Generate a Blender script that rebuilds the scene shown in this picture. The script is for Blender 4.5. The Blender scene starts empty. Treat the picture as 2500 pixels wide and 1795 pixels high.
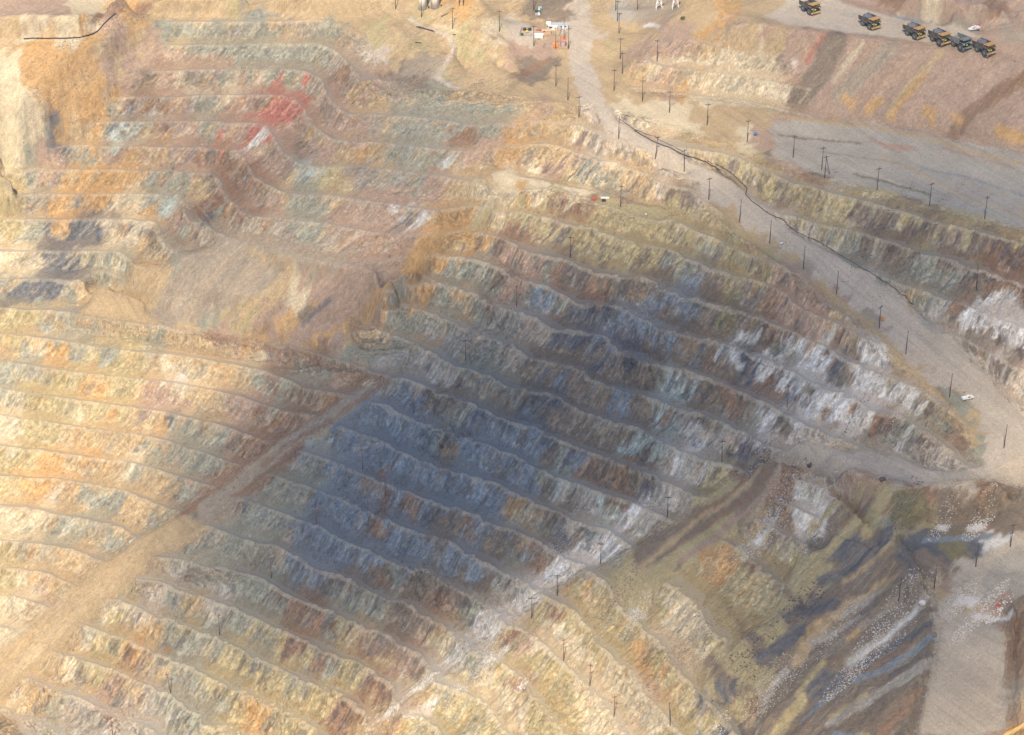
import bpy, math, random
import numpy as np
R = math.radians
scn = bpy.context.scene
COLL = scn.collection

# ---------------------------------------------------------------- camera
cam = bpy.data.objects.new('camera', bpy.data.cameras.new('camera')); COLL.objects.link(cam)
cam.location = (0, 0, 630); cam.rotation_euler = (R(90-33), 0, 0)
cam.data.sensor_width = 36; cam.data.lens = 36*5500/2500
cam.data.clip_start = 5; cam.data.clip_end = 30000
scn.camera = cam
# ---------------------------------------------------------------- sky, sun, exposure
SUN_EL = 54.0; SUN_AZ = math.atan2(-.17, -.985)                  # behind and a little left of the camera
world = bpy.data.worlds.new('World'); scn.world = world; world.use_nodes = True
nt = world.node_tree; nt.nodes.clear()
sky = nt.nodes.new('ShaderNodeTexSky'); sky.sky_type = 'NISHITA'; sky.sun_disc = False
sky.sun_elevation = R(SUN_EL); sky.sun_rotation = SUN_AZ; sky.altitude = 1500
bg = nt.nodes.new('ShaderNodeBackground'); bg.inputs[1].default_value = .15
wo = nt.nodes.new('ShaderNodeOutputWorld'); nt.links.new(sky.outputs[0], bg.inputs[0]); nt.links.new(bg.outputs[0], wo.inputs[0])
sl = bpy.data.lights.new('sun', 'SUN'); sl.energy = 5.0; sl.angle = R(.5); sl.color = (1, .83, .60)
sun = bpy.data.objects.new('sun', sl); COLL.objects.link(sun)
sun.rotation_euler = (R(90-SUN_EL), 0, -math.atan2(.17, .985))
sun.location = (0, 0, 900)
scn.view_settings.view_transform = 'Standard'; scn.view_settings.look = 'None'
scn.view_settings.exposure = 0.54; scn.view_settings.gamma = 1
scn.cycles.transparent_max_bounces = 64                          # light must get through every overlapping cloud

# ---------------------------------------------------------------- terrain model (numpy)
GX0, GX1, GY0, GY1, GS = -340., 340., 610., 1290., 2.0          # metres: the surveyed part of the mine
NX = int((GX1-GX0)/GS)+1; NY = int((GY1-GY0)/GS)+1
HB = 10.0                                                       # bench height

def _h(ix, iy, seed):
    n = (ix*374761393 + iy*668265263 + seed*974634777) & 0x7fffffff
    n = ((n ^ (n >> 13))*1274126177) & 0x7fffffff
    n = ((n ^ (n >> 16))*668265263) & 0x7fffffff
    return ((n ^ (n >> 15)) & 0xffff)/65535.0
def noise(x, y, seed=0):
    x = np.asarray(x, dtype=np.float64); y = np.asarray(y, dtype=np.float64)
    fx = np.floor(x); fy = np.floor(y); ix = fx.astype(np.int64); iy = fy.astype(np.int64)
    x = x-fx; y = y-fy; x = x*x*(3-2*x); y = y*y*(3-2*y)
    a = _h(ix, iy, seed); b = _h(ix+1, iy, seed); c = _h(ix, iy+1, seed); d = _h(ix+1, iy+1, seed)
    return (a+(b-a)*x)*(1-y) + (c+(d-c)*x)*y                    # 0..1
def fbm(x, y, seed=0, o=4, g=.5):
    s = 0; a = 1; t = 0
    for k in range(o):
        s = s+a*(noise(x*2**k+k*17.3, y*2**k-k*9.1, seed+k*7)-.5)*2; t += a; a *= g
    return s/t
def ss(a, b, x):
    t = np.clip((x-a)/(b-a), 0, 1); return t*t*(3-2*t)
def bil(R, x, y):                                               # bilinear lookup in a survey raster
    gx = np.clip((x-GX0)/GS*(R.shape[1]-1)/(NX-1), 0, R.shape[1]-1.001); gy = np.clip((y-GY0)/GS*(R.shape[0]-1)/(NY-1), 0, R.shape[0]-1.001)
    i = gx.astype(np.int64); j = gy.astype(np.int64); fx = gx-i; fy = gy-j
    if R.ndim == 3: fx = fx[..., None]; fy = fy[..., None]
    return (R[j, i]*(1-fx)+R[j, i+1]*fx)*(1-fy) + (R[j+1, i]*(1-fx)+R[j+1, i+1]*fx)*fy

def solve_level(lines):
    """fills the ground level between the surveyed bench crests, coarse to fine"""
    xs = []; ys = []; vs = []
    for ln in lines:
        for (x0, y0, s0), (x1, y1, s1) in zip(ln, ln[1:]):
            n = max(2, int(math.hypot(x1-x0, y1-y0)/.7)); t = np.linspace(0, 1, n)
            xs.append(x0+(x1-x0)*t); ys.append(y0+(y1-y0)*t); vs.append(s0+(s1-s0)*t)
    xs = np.concatenate(xs); ys = np.concatenate(ys); vs = np.concatenate(vs)
    k = (xs > GX0) & (xs < GX1) & (ys > GY0) & (ys < GY1); xs = xs[k]; ys = ys[k]; vs = vs[k]
    S = None
    for st in (32, 16, 8, 4, 2):
        nx = int((GX1-GX0)/st)+1; ny = int((GY1-GY0)/st)+1
        i = np.clip(np.round((xs-GX0)/st).astype(int), 0, nx-1); j = np.clip(np.round((ys-GY0)/st).astype(int), 0, ny-1)
        sm = np.zeros((ny, nx)); ct = np.zeros((ny, nx)); np.add.at(sm, (j, i), vs); np.add.at(ct, (j, i), 1)
        m = ct > 0; val = sm/np.maximum(ct, 1)
        if S is None: S = np.full((ny, nx), vs.mean())
        else:
            X = np.linspace(GX0, GX1, nx); Y = np.linspace(GY0, GY1, ny); XX, YY = np.meshgrid(X, Y); S = bil(S, XX, YY)
        S = np.where(m, val, S)
        for it in range(260):
            P = np.pad(S, 1, mode='edge')
            A = (P[:-2, 1:-1]+P[2:, 1:-1]+P[1:-1, :-2]+P[1:-1, 2:])*.25
            S = np.where(m, val, A)
    P = np.pad(S, 1, mode='edge')
    return S*.5+(P[:-2, 1:-1]+P[2:, 1:-1]+P[1:-1, :-2]+P[1:-1, 2:])*.125

def streak_axes(x, y, z, g):
    """coordinates across / along the streaks: g=0 ravelled fall line, g=1 dipping strata"""
    q = (1-g)*(.80*x-.60*y) + g*(.72*x-.51*y-.476*z)
    r = (1-g)*(.55*x+.75*y+.35*z) + g*(.70*x+.53*y+.49*z)
    return q, r

def height(x, y, S0, RG):
    """z, face position t, drop zone weights for world points"""
    par = bil(RG, x, y)                                          # w terrace, fl flat share, rough, g strata
    w, fl, ro, g = par[..., 0], par[..., 1], par[..., 2], par[..., 3]
    S = bil(S0, x, y)
    q, r = streak_axes(x, y, S*HB, g)
    wx = fbm(x/40, y/40, 91, 2)*3
    ro = ro*(.45+1.0*noise(x/33., y/33., 149))
    rg = np.clip(ro, .2, 1.5)
    jag = (fbm((q+wx)/6.0, r/60, 5, 4, .62)*.16 + (noise((q+wx)/19., r/200., 41)-.5)*.30 + fbm(x/2.0, y/2.0, 11, 3, .6)*(.05+.16*ss(.55, .8, noise(x/21., y/21., 48))))*rg
    Sj = S + jag*w
    k = np.ceil(Sj-1e-6); t = k-Sj                               # 0 at a crest .. 1 at the next crest down
    fl = fl*(.25+1.6*noise(x/16., y/16., 47)); fe = 1-fl
    u = np.clip(t/fe, 0, 1)
    a = .52+.30*(noise(q/9., r/60., 77)-.5)
    rock = np.where(u < a, u/a*.68, .68+(u-a)/(1-a)*.32)         # steep rock above, talus apron below
    zt = k-rock
    tf = np.clip((t-fe)/fl, 0, 1)
    lip = np.where(t > fe, ss(.72, .95, tf)*.06, 0)              # safety windrow at the berm edge
    lip = lip + np.where(t < .05, .06*(1-t/.05), 0)
    face = np.clip(1-np.abs(u-.42)/.58, 0, 1)*(t < fe)
    z = ((1-w)*S + w*(zt+lip*.6))*HB
    rid = 1-np.abs(fbm((q+wx)/2.5, r/30., 31, 4, .62))*2.4
    spur = fbm((q+wx*1.5)/11., r/45., 67, 3, .55)
    z = z + face*w*ro*(rid*1.05+spur*2.4)
    rough = (1-w)*np.clip(ro, 0, .8)
    z = z + rough*(fbm((q+wx)/3., r/38., 53, 4)*.55 + spur*.5 + fbm(x/16, y/16, 3, 4)*.9)
    z = z + (1-w)*ss(.7, 1.2, ro)*((1-np.abs(fbm((q+wx)/13., r/130., 163, 3))*2.6)*2.6 + fbm(q/2.4, r/12., 165, 3)*.7)
    rk = face*np.clip(ro, .25, 1.3)*w
    z = z + fbm(x/1.7, y/1.7, 19, 3, .6)*(.07+.46*rk+.25*rough)
    return z, t, u, fe, w, g, S, q+wx, r, face, ro



# surveyed bench crests: (x, y, bench number) in metres
LINES = [
[(-187.7,1151.1,11),(-164.6,1151.1,11),(-124.9,1152.2,11),(-100.8,1154.3,11)],
[(-100.8,1154.3,11),(-88.9,1138.1,10.9),(-80.1,1131.8,10.7),(-73.3,1114.8,10.4),(-68.6,1108.7,10.2),(-61.3,1090.3,9.9)],
[(-61.3,1090.3,9.9),(-27.3,1088.8,9.9),(-10.5,1084.9,9.9),(10.8,1078,9.9),(28.1,1074.1,9.9)],
[(-263.9,1110.4,10),(-244.8,1115.5,10),(-223.8,1123.2,10),(-208.4,1141.6,10),(-190.6,1143.8,10),(-158.9,1144.8,10),(-124.9,1145.4,10),(-105.7,1146.5,10),(-94.7,1134.8,10),(-89.5,1123.2,10),(-82.7,1102.7,10),(-76.4,1086.8,10)],
[(-265.1,1098.3,9),(-245.1,1110.8,9),(-221.8,1118.4,9),(-207.5,1128.7,9),(-199.7,1132.3,9),(-171.1,1133.4,9),(-124.5,1133.9,9),(-109.1,1130.3,9),(-103,1118.4,9),(-99.6,1100.7,9),(-91.8,1083.5,9),(-85.8,1078.2,9),(-60.9,1076.7,9),(-40.6,1072.4,9),(-17.1,1064.7,9),(8.7,1069,9),(23.8,1070.9,9)],
[(-267.7,1093.7,8),(-249.5,1103.6,8),(-234.5,1107.5,8),(-222.4,1116.1,8),(-213.6,1120.6,8),(-169.1,1121.1,8),(-124,1121.1,8),(-118.7,1120.1,8),(-112.7,1106,8),(-105.5,1084,8),(-98.1,1072,8),(-94.3,1068.2,8),(-74,1065.4,8),(-40.4,1058.4,8),(-26.9,1055.6,8),(-10.8,1056.5,8),(4.3,1062.6,8),(18,1065.4,8),(35.7,1051.9,8),(55.3,1042.7,8),(65.6,1030.5,8),(77.7,1031.4,8),(90.4,1027.8,8)],
[(-270.7,1091.5,7),(-254.2,1098.8,7),(-239.8,1106.1,7),(-228.2,1110.6,7),(-191,1110.1,7),(-135.1,1108.1,7),(-130,1093.9,7),(-122.8,1074.8,7),(-116.4,1063,7),(-111.5,1058.9,7),(-84.2,1058.9,7),(-60.5,1052.9,7),(-40.2,1047.4,7),(-26.8,1042.4,7),(-10.6,1032.6,7),(2.1,1029,7),(11.1,1031.2,7),(22.2,1034.8,7),(29.9,1028.1,7),(41.6,1022,7),(49.1,1013.7,7),(59.1,1005.1,7),(79.2,995.7,7),(87.8,991.5,7),(97.7,984.8,7),(106.7,979.5,7),(121.8,971.7,7),(130.2,957.6,7),(138.9,941,7),(145.4,934.1,7)],
[(-10.8,1056.9,7.2),(2.6,1045.9,7.2),(15.6,1040.5,7.2),(25.6,1034.7,7.2),(46.4,1027.5,7.2),(54.6,1020.9,7.2),(65.9,1014,7.2),(76.9,1012.7,7.2),(81.4,1006.2,7.2),(83.1,999.4,7.2),(92.9,991.7,7.2)],
[(-272.6,1089.2,6),(-259.4,1096.4,6),(-247.4,1102.2,6),(-197.1,1098.8,6),(-149.8,1095.9,6),(-142.6,1079.7,6),(-136.4,1061,6),(-127.9,1051.9,6),(-118.3,1045.6,6),(-93.5,1042.9,6),(-73.2,1037.1,6),(-53.2,1030.5,6),(-39.8,1026.5,6),(-16.9,1034.4,6),(-10.7,1034.4,6),(-4.1,1032.7,6),(7.7,1023.9,6),(18.9,1019.5,6),(28.5,1015.7,6),(44.5,1005,6),(55.4,1001.2,6),(64.4,991.9,6),(70.5,990.3,6),(79,985.7,6),(91.2,976.7,6),(106.1,965.8,6),(115.1,960.6,6),(123.8,954.7,6),(130.6,947.2,6),(134.8,943.8,6),(149.5,936.8,6),(157.5,926.2,6),(163.5,915.7,6),(170.7,901.8,6)],
[(-286.6,1091.9,5),(-279.9,1091.9,5),(-217.6,1091.4,5),(-161.9,1087.7,5),(-156.1,1075,5),(-150.8,1056.6,5),(-140.2,1037.4,5),(-122.9,1037.4,5),(-99.9,1032.2,5),(-79.5,1025.6,5),(-66,1020,5),(-42.5,1017,5),(-28.2,1023.9,5),(-23.5,1025.6,5),(-13.6,1020,5),(-0.4,1012.3,5),(5.1,1004.3,5),(18.7,998,5),(33.3,988.9,5),(46.6,980.3,5),(53.3,973.8,5),(58.4,975.9,5),(69,970.2,5),(84.2,960.3,5),(102.4,950.5,5),(116.7,936.3,5),(125.1,931.8,5),(139.2,920.2,5),(153,907.7,5),(159.9,899,5),(168.8,890.1,5),(182.5,881.7,5),(192.9,872,5),(200.4,861.1,5)],
[(-286.2,1083.2,4),(-279.5,1083.2,4),(-210.2,1081.8,4),(-180.7,1081.8,4),(-176.2,1070.3,4),(-170.7,1052.2,4),(-158.8,1043.3,4),(-152.5,1035.4,4),(-139.9,1028.5,4),(-118.8,1015.2,4),(-91.9,1005.9,4),(-65.3,997.2,4),(-52.9,1004.7,4),(-41.2,1016.5,4),(-23.4,1012.7,4),(-10.2,1005.9,4),(-2.1,998.5,4),(13.4,987,4),(27.9,974.5,4),(38.6,964.6,4),(45.7,965.7,4),(56.1,958.7,4),(74.4,946.7,4),(89.3,936,4),(104.1,926.7,4),(118.3,914.5,4),(132.2,905.5,4),(143.2,894.7,4),(159.8,882.8,4),(168,873.2,4),(181.2,866.7,4),(191.4,855.6,4),(202.7,836.3,4)],
[(-285.6,1073.7,3),(-278.8,1073.2,3),(-223.5,1071.8,3),(-193.7,1070.5,3),(-188,1052.1,3),(-178.1,1034.6,3),(-161.9,1026,3),(-135.4,1019.6,3),(-106.6,1009.1,3),(-84.8,1000.8,3),(-67.6,996.7,3),(-53.6,1006.2,3),(-46.5,1009.9,3),(-33.1,1002.5,3),(-19.8,992.2,3),(-11.3,986.1,3),(2.5,976.1,3),(18.4,963.9,3),(34.1,956.9,3),(46.5,947.3,3),(58.6,935.2,3),(76.6,924.8,3),(88.5,917.5,3),(103,906.3,3),(117.1,894.3,3),(126.5,886.9,3),(133.3,879.3,3),(146.8,866.8,3),(153.6,861.4,3)],
[(-283.3,1055.3,2),(-276.6,1054.9,2),(-249.4,1054.9,2),(-211.6,1053.6,2),(-201.3,1038.7,2),(-173,1021.7,2),(-139.3,1009.2,2),(-106.5,1000.9,2),(-84.7,992.8,2),(-69.3,998.5,2),(-59.6,1000.5,2),(-42.9,990,2),(-28.9,978.8,2),(-19.7,977.6,2),(-3.5,961.9,2),(6,953.5,2),(14.9,946.6,2),(33.6,931.7,2),(52,920.3,2),(67,911.7,2),(81.7,901.7,2),(99.3,890.9,2),(113.4,879.2,2),(118,872.7,2),(115.5,861.7,2),(123.5,849.5,2),(141.4,839.8,2),(154.4,824,2),(165.1,807.1,2),(166.2,795.1,2)],
[(-282.3,1043.6,1),(-275.5,1042.7,1),(-251.7,1042.7,1),(-227.2,1038.4,1),(-221.5,1035.9,1),(-207.2,1027.8,1),(-184.2,1018.2,1),(-162,1014,1),(-135,1002.9,1),(-106.4,992.8,1),(-83.2,993.6,1),(-72.6,993.6,1),(-55.7,980.1,1),(-45.7,971.8,1),(-32.4,961,1),(-16.3,950.4,1),(-0.4,938.8,1),(10.2,931.4,1),(18.1,928.8,1),(33.4,916.5,1),(45.6,909.7,1),(60.6,901.2,1),(72.2,887,1),(86.5,875.5,1),(101.1,870.4,1),(115.8,863.4,1),(135.1,854.2,1),(142.4,846.2,1),(154.6,830.6,1),(160,817.2,1),(165.3,802.1,1),(167.9,781.5,1),(171.4,756,1),(167.8,731.6,1),(157.2,705.7,1),(145.6,682.1,1),(138.9,669,1)],
[(-280.6,1028.7,0),(-273.8,1027.4,0),(-246.7,1026.2,0),(-242.5,1023.7,0),(-234.4,1022.4,0),(-211.4,1017,0),(-183.7,1009.6,0),(-160.4,1004.8,0),(-135.7,997.1,0),(-115.6,989.5,0),(-98.5,980,0),(-78.3,971.5,0),(-71.5,966.8,0),(-60.3,960,0),(-51.9,958.8,0),(-38.8,950.5,0),(-25.7,941.6,0),(-16.2,935.7,0),(-9.8,930.2,0),(-2,920.8,0),(11.7,912.2,0),(27,903.8,0),(39.2,895.1,0),(51.2,886.5,0),(65.8,875,0),(80.2,863.7,0),(85.9,859.2,0),(98.3,854.3,0),(116.2,839.9,0),(127,828.2,0),(133.2,821.4,0),(139.9,817.8,0),(144,809.3,0),(150.2,799.1,0),(154.8,785.3,0),(158,768.2,0),(159.3,751.6,0),(155.8,732.7,0),(146.2,712,0),(134.5,693.1,0),(127.8,679.7,0)],
[(-224.3,1048.3,0.15),(-200.9,1029.2,0.2),(-176.6,1007.7,0.12),(-170.5,1006.8,0.05)],
[(-234.7,1024.5,0.05),(-225.4,1040.6,0.1)],
[(-280.2,1019.9,-1),(-273.2,1017.8,-1),(-260.8,1016.6,-1),(-251.6,1014.1,-1),(-238.5,1011.7,-1),(-224.3,1006.8,-1),(-203.4,1001.6,-1),(-176.2,996.8,-1),(-152.2,990,-1),(-128.3,982.2,-1),(-116.1,974,-1),(-104.4,964.5,-1),(-91.2,962.2,-1),(-73.9,953.9,-1),(-64.8,951.6,-1),(-55.3,942.7,-1),(-38.4,932.5,-1),(-25.5,923.5,-1),(-16.1,920.2,-1),(-7.9,911.4,-1),(5.8,900.6,-1),(16.6,892.3,-1),(26.8,885.9,-1),(41.8,876.4,-1),(53.7,868.5,-1),(68.1,857.4,-1),(72.8,854.2,-1),(86.7,848.4,-1),(104.8,834.5,-1),(111.7,825.8,-1),(114.8,814.5,-1),(122.5,805.2,-1),(127.8,789.9,-1),(133.7,777.6,-1),(140.6,766.3,-1),(143.9,749.8,-1),(136.1,728.5,-1),(121.2,704.1,-1),(114.7,690.5,-1)],
[(-279.3,1008.7,-2),(-268.1,1006.3,-2),(-237.3,997.5,-2),(-206.3,991.6,-2),(-182.4,986.9,-2),(-168.6,983,-2),(-154.8,978.4,-2),(-141.2,972.6,-2),(-115.9,960.1,-2),(-103,956.7,-2),(-83.4,944.5,-2),(-63.4,932.5,-2),(-57.5,925.6,-2),(-44.5,917.8,-2),(-35,911.5,-2),(-19,901.8,-2),(-6.6,894.6,-2),(5.8,885.8,-2),(20.6,874.7,-2),(32.6,865.5,-2),(44.5,858.7,-2),(53,847.5,-2),(60.9,838.7,-2),(68.2,820.8,-2),(81,810.6,-2),(83.6,804.9,-2),(90.2,785.1,-2),(92.5,776.3,-2),(96.6,759.3,-2),(104.1,749.2,-2),(107.1,740.9,-2),(109.7,729.3,-2),(109.3,715.1,-2),(107.9,701.3,-2)],
[(-278.3,997.3,-3),(-271.4,995.4,-3),(-243.4,988,-3),(-222.7,983.7,-3),(-201.8,977.9,-3),(-181.5,973.3,-3),(-167.5,967.3,-3),(-150.5,961.6,-3),(-134.6,952.3,-3),(-123.7,946.1,-3),(-100.4,934.5,-3),(-89.9,929.8,-3),(-74.6,918.8,-3),(-63.3,911.4,-3),(-50.6,903.8,-3),(-37.8,896.7,-3),(-25.1,887.2,-3),(-12.7,877.9,-3),(-0.4,872.9,-3),(5.3,870.6,-3),(16.3,860.6,-3),(26.3,849.7,-3),(37.5,839.7,-3),(46.5,826.7,-3),(49.1,813.7,-3),(56.9,806.3,-3),(62.7,795.4,-3),(68.4,783.9,-3),(70.2,776,-3),(76.6,762.4,-3),(81.2,754.7,-3),(90.7,737.9,-3),(95.1,726.1,-3),(97.4,712.1,-3)],
[(-277.6,986.9,-4),(-270.8,985.4,-4),(-242.9,978.5,-4),(-221.9,972.4,-4),(-201.3,967.9,-4),(-184.4,964.5,-4),(-170.2,956.3,-4),(-156.5,949.7,-4),(-136.1,938.5,-4),(-112.5,926.3,-4),(-100.7,920.7,-4),(-89.2,913.4,-4),(-79.5,907.8,-4),(-69.4,899.6,-4),(-56.7,892.2,-4),(-43.9,885.1,-4),(-28.1,870.7,-4),(-21.9,867.7,-4),(-12.6,859.7,-4),(2.3,847,-4),(11.7,839.5,-4),(20,828.5,-4),(28.8,823,-4),(37.2,804.8,-4),(41.7,797.6,-4),(47,787.8,-4),(52.9,779,-4),(58.7,767,-4),(62.8,757.7,-4),(68.9,746.9,-4),(76.4,730.6,-4)],
[(-276.2,973.6,-5),(-269.4,971.7,-5),(-241.9,966.1,-5),(-221,960.2,-5),(-200.7,956.9,-5),(-186.9,951.4,-5),(-172.9,944.5,-5),(-157.8,938,-5),(-135.3,923.8,-5),(-106.4,907.5,-5),(-95.2,900.4,-5),(-85.3,893,-5),(-72.1,883.7,-5),(-56.1,872.5,-5),(-40.4,863.5,-5),(-21.7,850.8,-5),(-12.5,840.2,-5),(-1.4,824.9,-5),(11.1,813,-5),(16.9,805.9,-5),(25.4,794.3,-5),(33.8,781.8,-5),(42,766.5,-5),(49.8,751.4,-5),(55.8,738.9,-5)],
[(-274.8,959.8,-6),(-268.1,958.4,-6),(-237.7,955.1,-6),(-220.7,951.8,-6),(-210.4,948.2,-6),(-199.9,944.9,-6),(-189.1,937.4,-6),(-169.8,926.8,-6),(-149.2,911.2,-6),(-130.3,901.7,-6),(-120.8,898.7,-6),(-106,889.3,-6),(-96.6,880.1,-6),(-84.6,876.2,-6),(-68.1,862.4,-6),(-49.2,848.8,-6),(-36.7,840.2,-6),(-26.3,829.2,-6),(-15.2,816,-6),(-6.3,806.9,-6),(2.7,799.6,-6),(9.7,781.2,-6),(17.1,770.9,-6),(22.7,760.8,-6),(27.4,749.8,-6)],
[(-273.5,946.7,-7),(-266.8,945.2,-7),(-254.7,944.2,-7),(-236.5,937.8,-7),(-222.2,934.2,-7),(-208.6,930,-7),(-201.8,928.3,-7),(-190.2,915.8,-7),(-181.3,900.9,-7),(-162.4,898.5,-7),(-152.2,892.2,-7),(-146.2,895.5,-7),(-133.1,887.9,-7),(-123.2,883,-7),(-114.4,875.8,-7),(-103,867.8,-7),(-86.9,858,-7),(-73.9,848.6,-7),(-64.4,841.8,-7),(-55.1,835.1,-7),(-42.6,826,-7),(-36.1,811.2,-7),(-26.9,798.8,-7),(-12.1,789.9,-7),(-9,780.4,-7),(-3.2,770.2,-7),(1.8,757.9,-7)],
[(-271.4,929.6,-8),(-258.2,927.8,-8),(-244.7,925.8,-8),(-223.1,920.6,-8),(-209.1,910,-8),(-189.8,896.6,-8),(-178.7,895.6,-8),(-168.2,887.4,-8),(-158.3,883.4,-8),(-144.9,877.3,-8),(-131.4,868.9,-8),(-118.5,860.7,-8),(-105.5,852,-8),(-92.4,841.5,-8),(-79.6,833.9,-8),(-66.9,825.5,-8),(-57.5,817.5,-8),(-53.9,801.8,-8),(-41.7,794.1,-8),(-35.5,782.8,-8),(-30,768.8,-8)],
[(-270.8,919.7,-9),(-264.2,918.4,-9),(-254.3,917.4,-9),(-238.7,914.3,-9),(-226.2,905.9,-9),(-208.6,892.6,-9),(-201.7,893.6,-9),(-191.4,887.7,-9),(-176.8,874.8,-9),(-173.6,878,-9),(-160.6,870.6,-9),(-147.1,863,-9),(-130.5,852.7,-9),(-114.3,840.1,-9),(-98,827.8,-9),(-85.3,821.6,-9),(-72.6,812.5,-9),(-65.8,802.1,-9),(-59.1,782.4,-9)],
[(-270.1,910,-10),(-263.5,908.3,-10),(-253.6,907,-10),(-238.9,900,-10),(-219,885.9,-10),(-210.5,880.8,-10),(-193.1,871.8,-10),(-179.5,863.3,-10),(-165.8,855.5,-10),(-145.6,843.2,-10),(-129.1,832.4,-10),(-116.3,822.9,-10),(-103.6,814.7,-10),(-93.7,806.6,-10),(-87,793.2,-10)],
[(-269.3,899.1,-11),(-248.3,887.6,-11),(-228.1,873.2,-11),(-219.3,870.1,-11),(-202.2,861.3,-11),(-184.9,852,-11),(-171.4,843.5,-11),(-151,829.4,-11),(-131.3,815.9,-11),(-119.5,804.1,-11)],
[(-267.2,881.8,-12),(-243.8,865.4,-12),(-227.8,857.7,-12),(-213.4,847.3,-12),(-199.7,838.8,-12),(-183,831.7,-12),(-172.9,825.2,-12),(-162.8,815,-12)],
[(-264.3,860.4,-13),(-257.2,855.8,-13),(-242.9,847.3,-13),(-232.2,839.7,-13),(-215.3,825.8,-13)],
[(41.5,1078.6,9.8),(48.7,1054,9.4),(61.6,1044.1,9.1),(74.1,1031.6,8.8),(83.6,1024.1,8.6),(92.9,1016.9,8.35),(95.9,1006.1,8.2),(106.4,981.8,7.9),(119.8,966.6,7.55),(129.8,955.6,7.3)],
[(48.6,1070.9,9.82),(55.8,1061.9,9.6),(66.2,1052.7,9.35),(78.5,1041.3,9.1),(95,1031.7,8.7),(106.4,1024.7,8.5),(115.2,1018.2,8.3),(124,999.3,8.1),(133.3,986.5,7.85),(144.5,974.3,7.55),(159.7,963.3,7.25),(170.3,950.8,7.05),(182,939.7,6.85),(191.2,926.3,6.55),(201.4,913.2,6.2),(211.8,903.3,5.9),(221,887.3,5.55),(227.6,868.3,5.2),(235,855.8,4.9),(240.8,845.5,4.7)],
[(145.2,932.2,7),(158.8,920,6.7),(165.6,910,6.4),(172.2,899.5,6.1),(184.8,883,5.6),(197.1,867.5,5.25),(205.3,846.6,4.85),(209.2,834.6,4.55)],
[(133.3,865.5,2.6),(146.3,861.5,2.78),(163,854.4,3),(178.9,846.2,3.3),(188.3,833,3.6),(201.1,825.6,3.85),(211.8,823.1,4.1),(230.1,827.3,4.5),(238,830.7,4.6)],
[(117.6,854.6,2.5),(130.5,849.9,2.6),(143.9,841.3,2.8),(160.2,833.6,3.05),(172.6,822.2,3.35),(182.9,816.2,3.6),(201.5,810.9,3.9),(214.9,809.3,4.15),(226.4,807.6,4.45),(233.6,807.8,4.55)],
[(169.6,801.6,2.3),(188,803.3,2.4),(210.3,806.5,2.5),(229.1,809.8,2.6),(236.7,811.3,2.6)],
[(169.2,772.7,2.15),(177.8,759.2,2.1),(181.1,745.9,2.05),(176.1,725.1,2),(169,699.3,2),(160.8,674.7,2),(155.9,658.2,2)],
[(178.5,788.2,2.3),(197.3,782.3,2.3),(216.5,770.2,2.35)],
[(193.3,745.9,2.05),(204.3,739.9,2.1)],
[(185.5,719.8,2),(200.2,706.9,2),(192.7,674.7,2),(189.7,658.2,2)],
[(215.6,741,2.9),(211.2,709.2,2.9),(208.1,684.1,2.9)],
[(147.8,852.3,2.85),(159.8,843.6,3.05)],
[(58.6,1077.1,9.8),(75.4,1065.2,9.6),(91.8,1053,9.45),(101.9,1044.7,9.4),(154.4,1002.1,9.4),(158,997.8,9.4),(181.3,986.6,9.4),(205.2,971.1,9.4),(229.6,956.7,9.4),(246.6,945.8,9.4),(253.6,941,9.4)],
[(139.9,994.7,8.4),(149.9,983.3,8.4),(161.8,976.6,8.4),(185.2,965.5,8.4),(208.2,953,8.4),(222.2,945.4,8.4),(232.7,935.6,8.4),(243.9,925.1,8.4),(251,921.3,8.4)],
[(164.5,970.8,7.4),(171.6,962.7,7.4),(179.9,955.5,7.4),(186.8,948,7.4),(197.5,937,7.4),(213.5,923.6,7.4),(221.8,919.4,7.4),(241.2,904.5,7.4),(247.9,899.4,7.4)],
[(205.4,915.8,6.5),(222,899.3,6.5),(238.3,883.1,6.5),(244.5,876.1,6.5)],
[(52.2,1100.2,9.95),(63.5,1090.8,9.95),(80.2,1088.3,9.95),(96.5,1080.9,9.95),(122.6,1074.1,9.95),(139.7,1065.4,9.95),(154,1058.2,9.95),(185.9,1050.7,9.95),(213.9,1040.4,9.95),(240.1,1022.2,9.95),(259.1,1015,9.95),(266.9,1012.4,9.95)],
[(138.5,1049.7,9.5),(178.5,1030.3,9.55),(234.8,991.6,9.5)],
[(65,1102.1,10.9),(83.4,1093.4,11),(103.4,1089.9,11),(116.4,1085.9,11),(129.9,1080,11),(140.1,1076,11),(156.4,1069.2,11),(178.6,1061.9,11),(195.3,1057.6,11),(211.5,1049,11),(230.9,1038.7,11),(243.9,1029.4,11),(267.6,1022.6,11)],
[(85.9,1111.8,11.7),(100.3,1102.2,12),(118,1094.5,12),(125.9,1091.9,12),(140.5,1086.4,12),(159.2,1079.8,12.05)],
[(115.1,1100.8,13.2),(130,1098.5,13.35),(145.2,1092.8,13.4),(161.2,1087.1,13.4),(177.3,1082,13.4),(216,1074.7,13.2),(243.8,1066.4,13.1),(264.1,1060.6,13),(272,1058.2,13)],
[(148.7,1134.5,13.6),(178.8,1123.2,13.55),(196.3,1110.4,13.5),(210,1102.6,13.45),(226.5,1096.9,13.4),(244.4,1088.3,13.3),(268.5,1085.3,13.2),(276.9,1084.3,13.2)],
[(212.1,1107.7,15),(236.5,1091.8,15),(266.1,1084.5,15),(274.2,1082.4,15)],
[(99.8,1131.1,13.2),(86.9,1130.9,12.2),(79.4,1132.5,11.4),(73.1,1134.5,10.7),(62.4,1119,10.2)],
[(111.9,1117.4,13.4),(109,1136.8,13.5)],
[(11.5,1169.3,10.1),(39.2,1169.3,10.1)],
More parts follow.
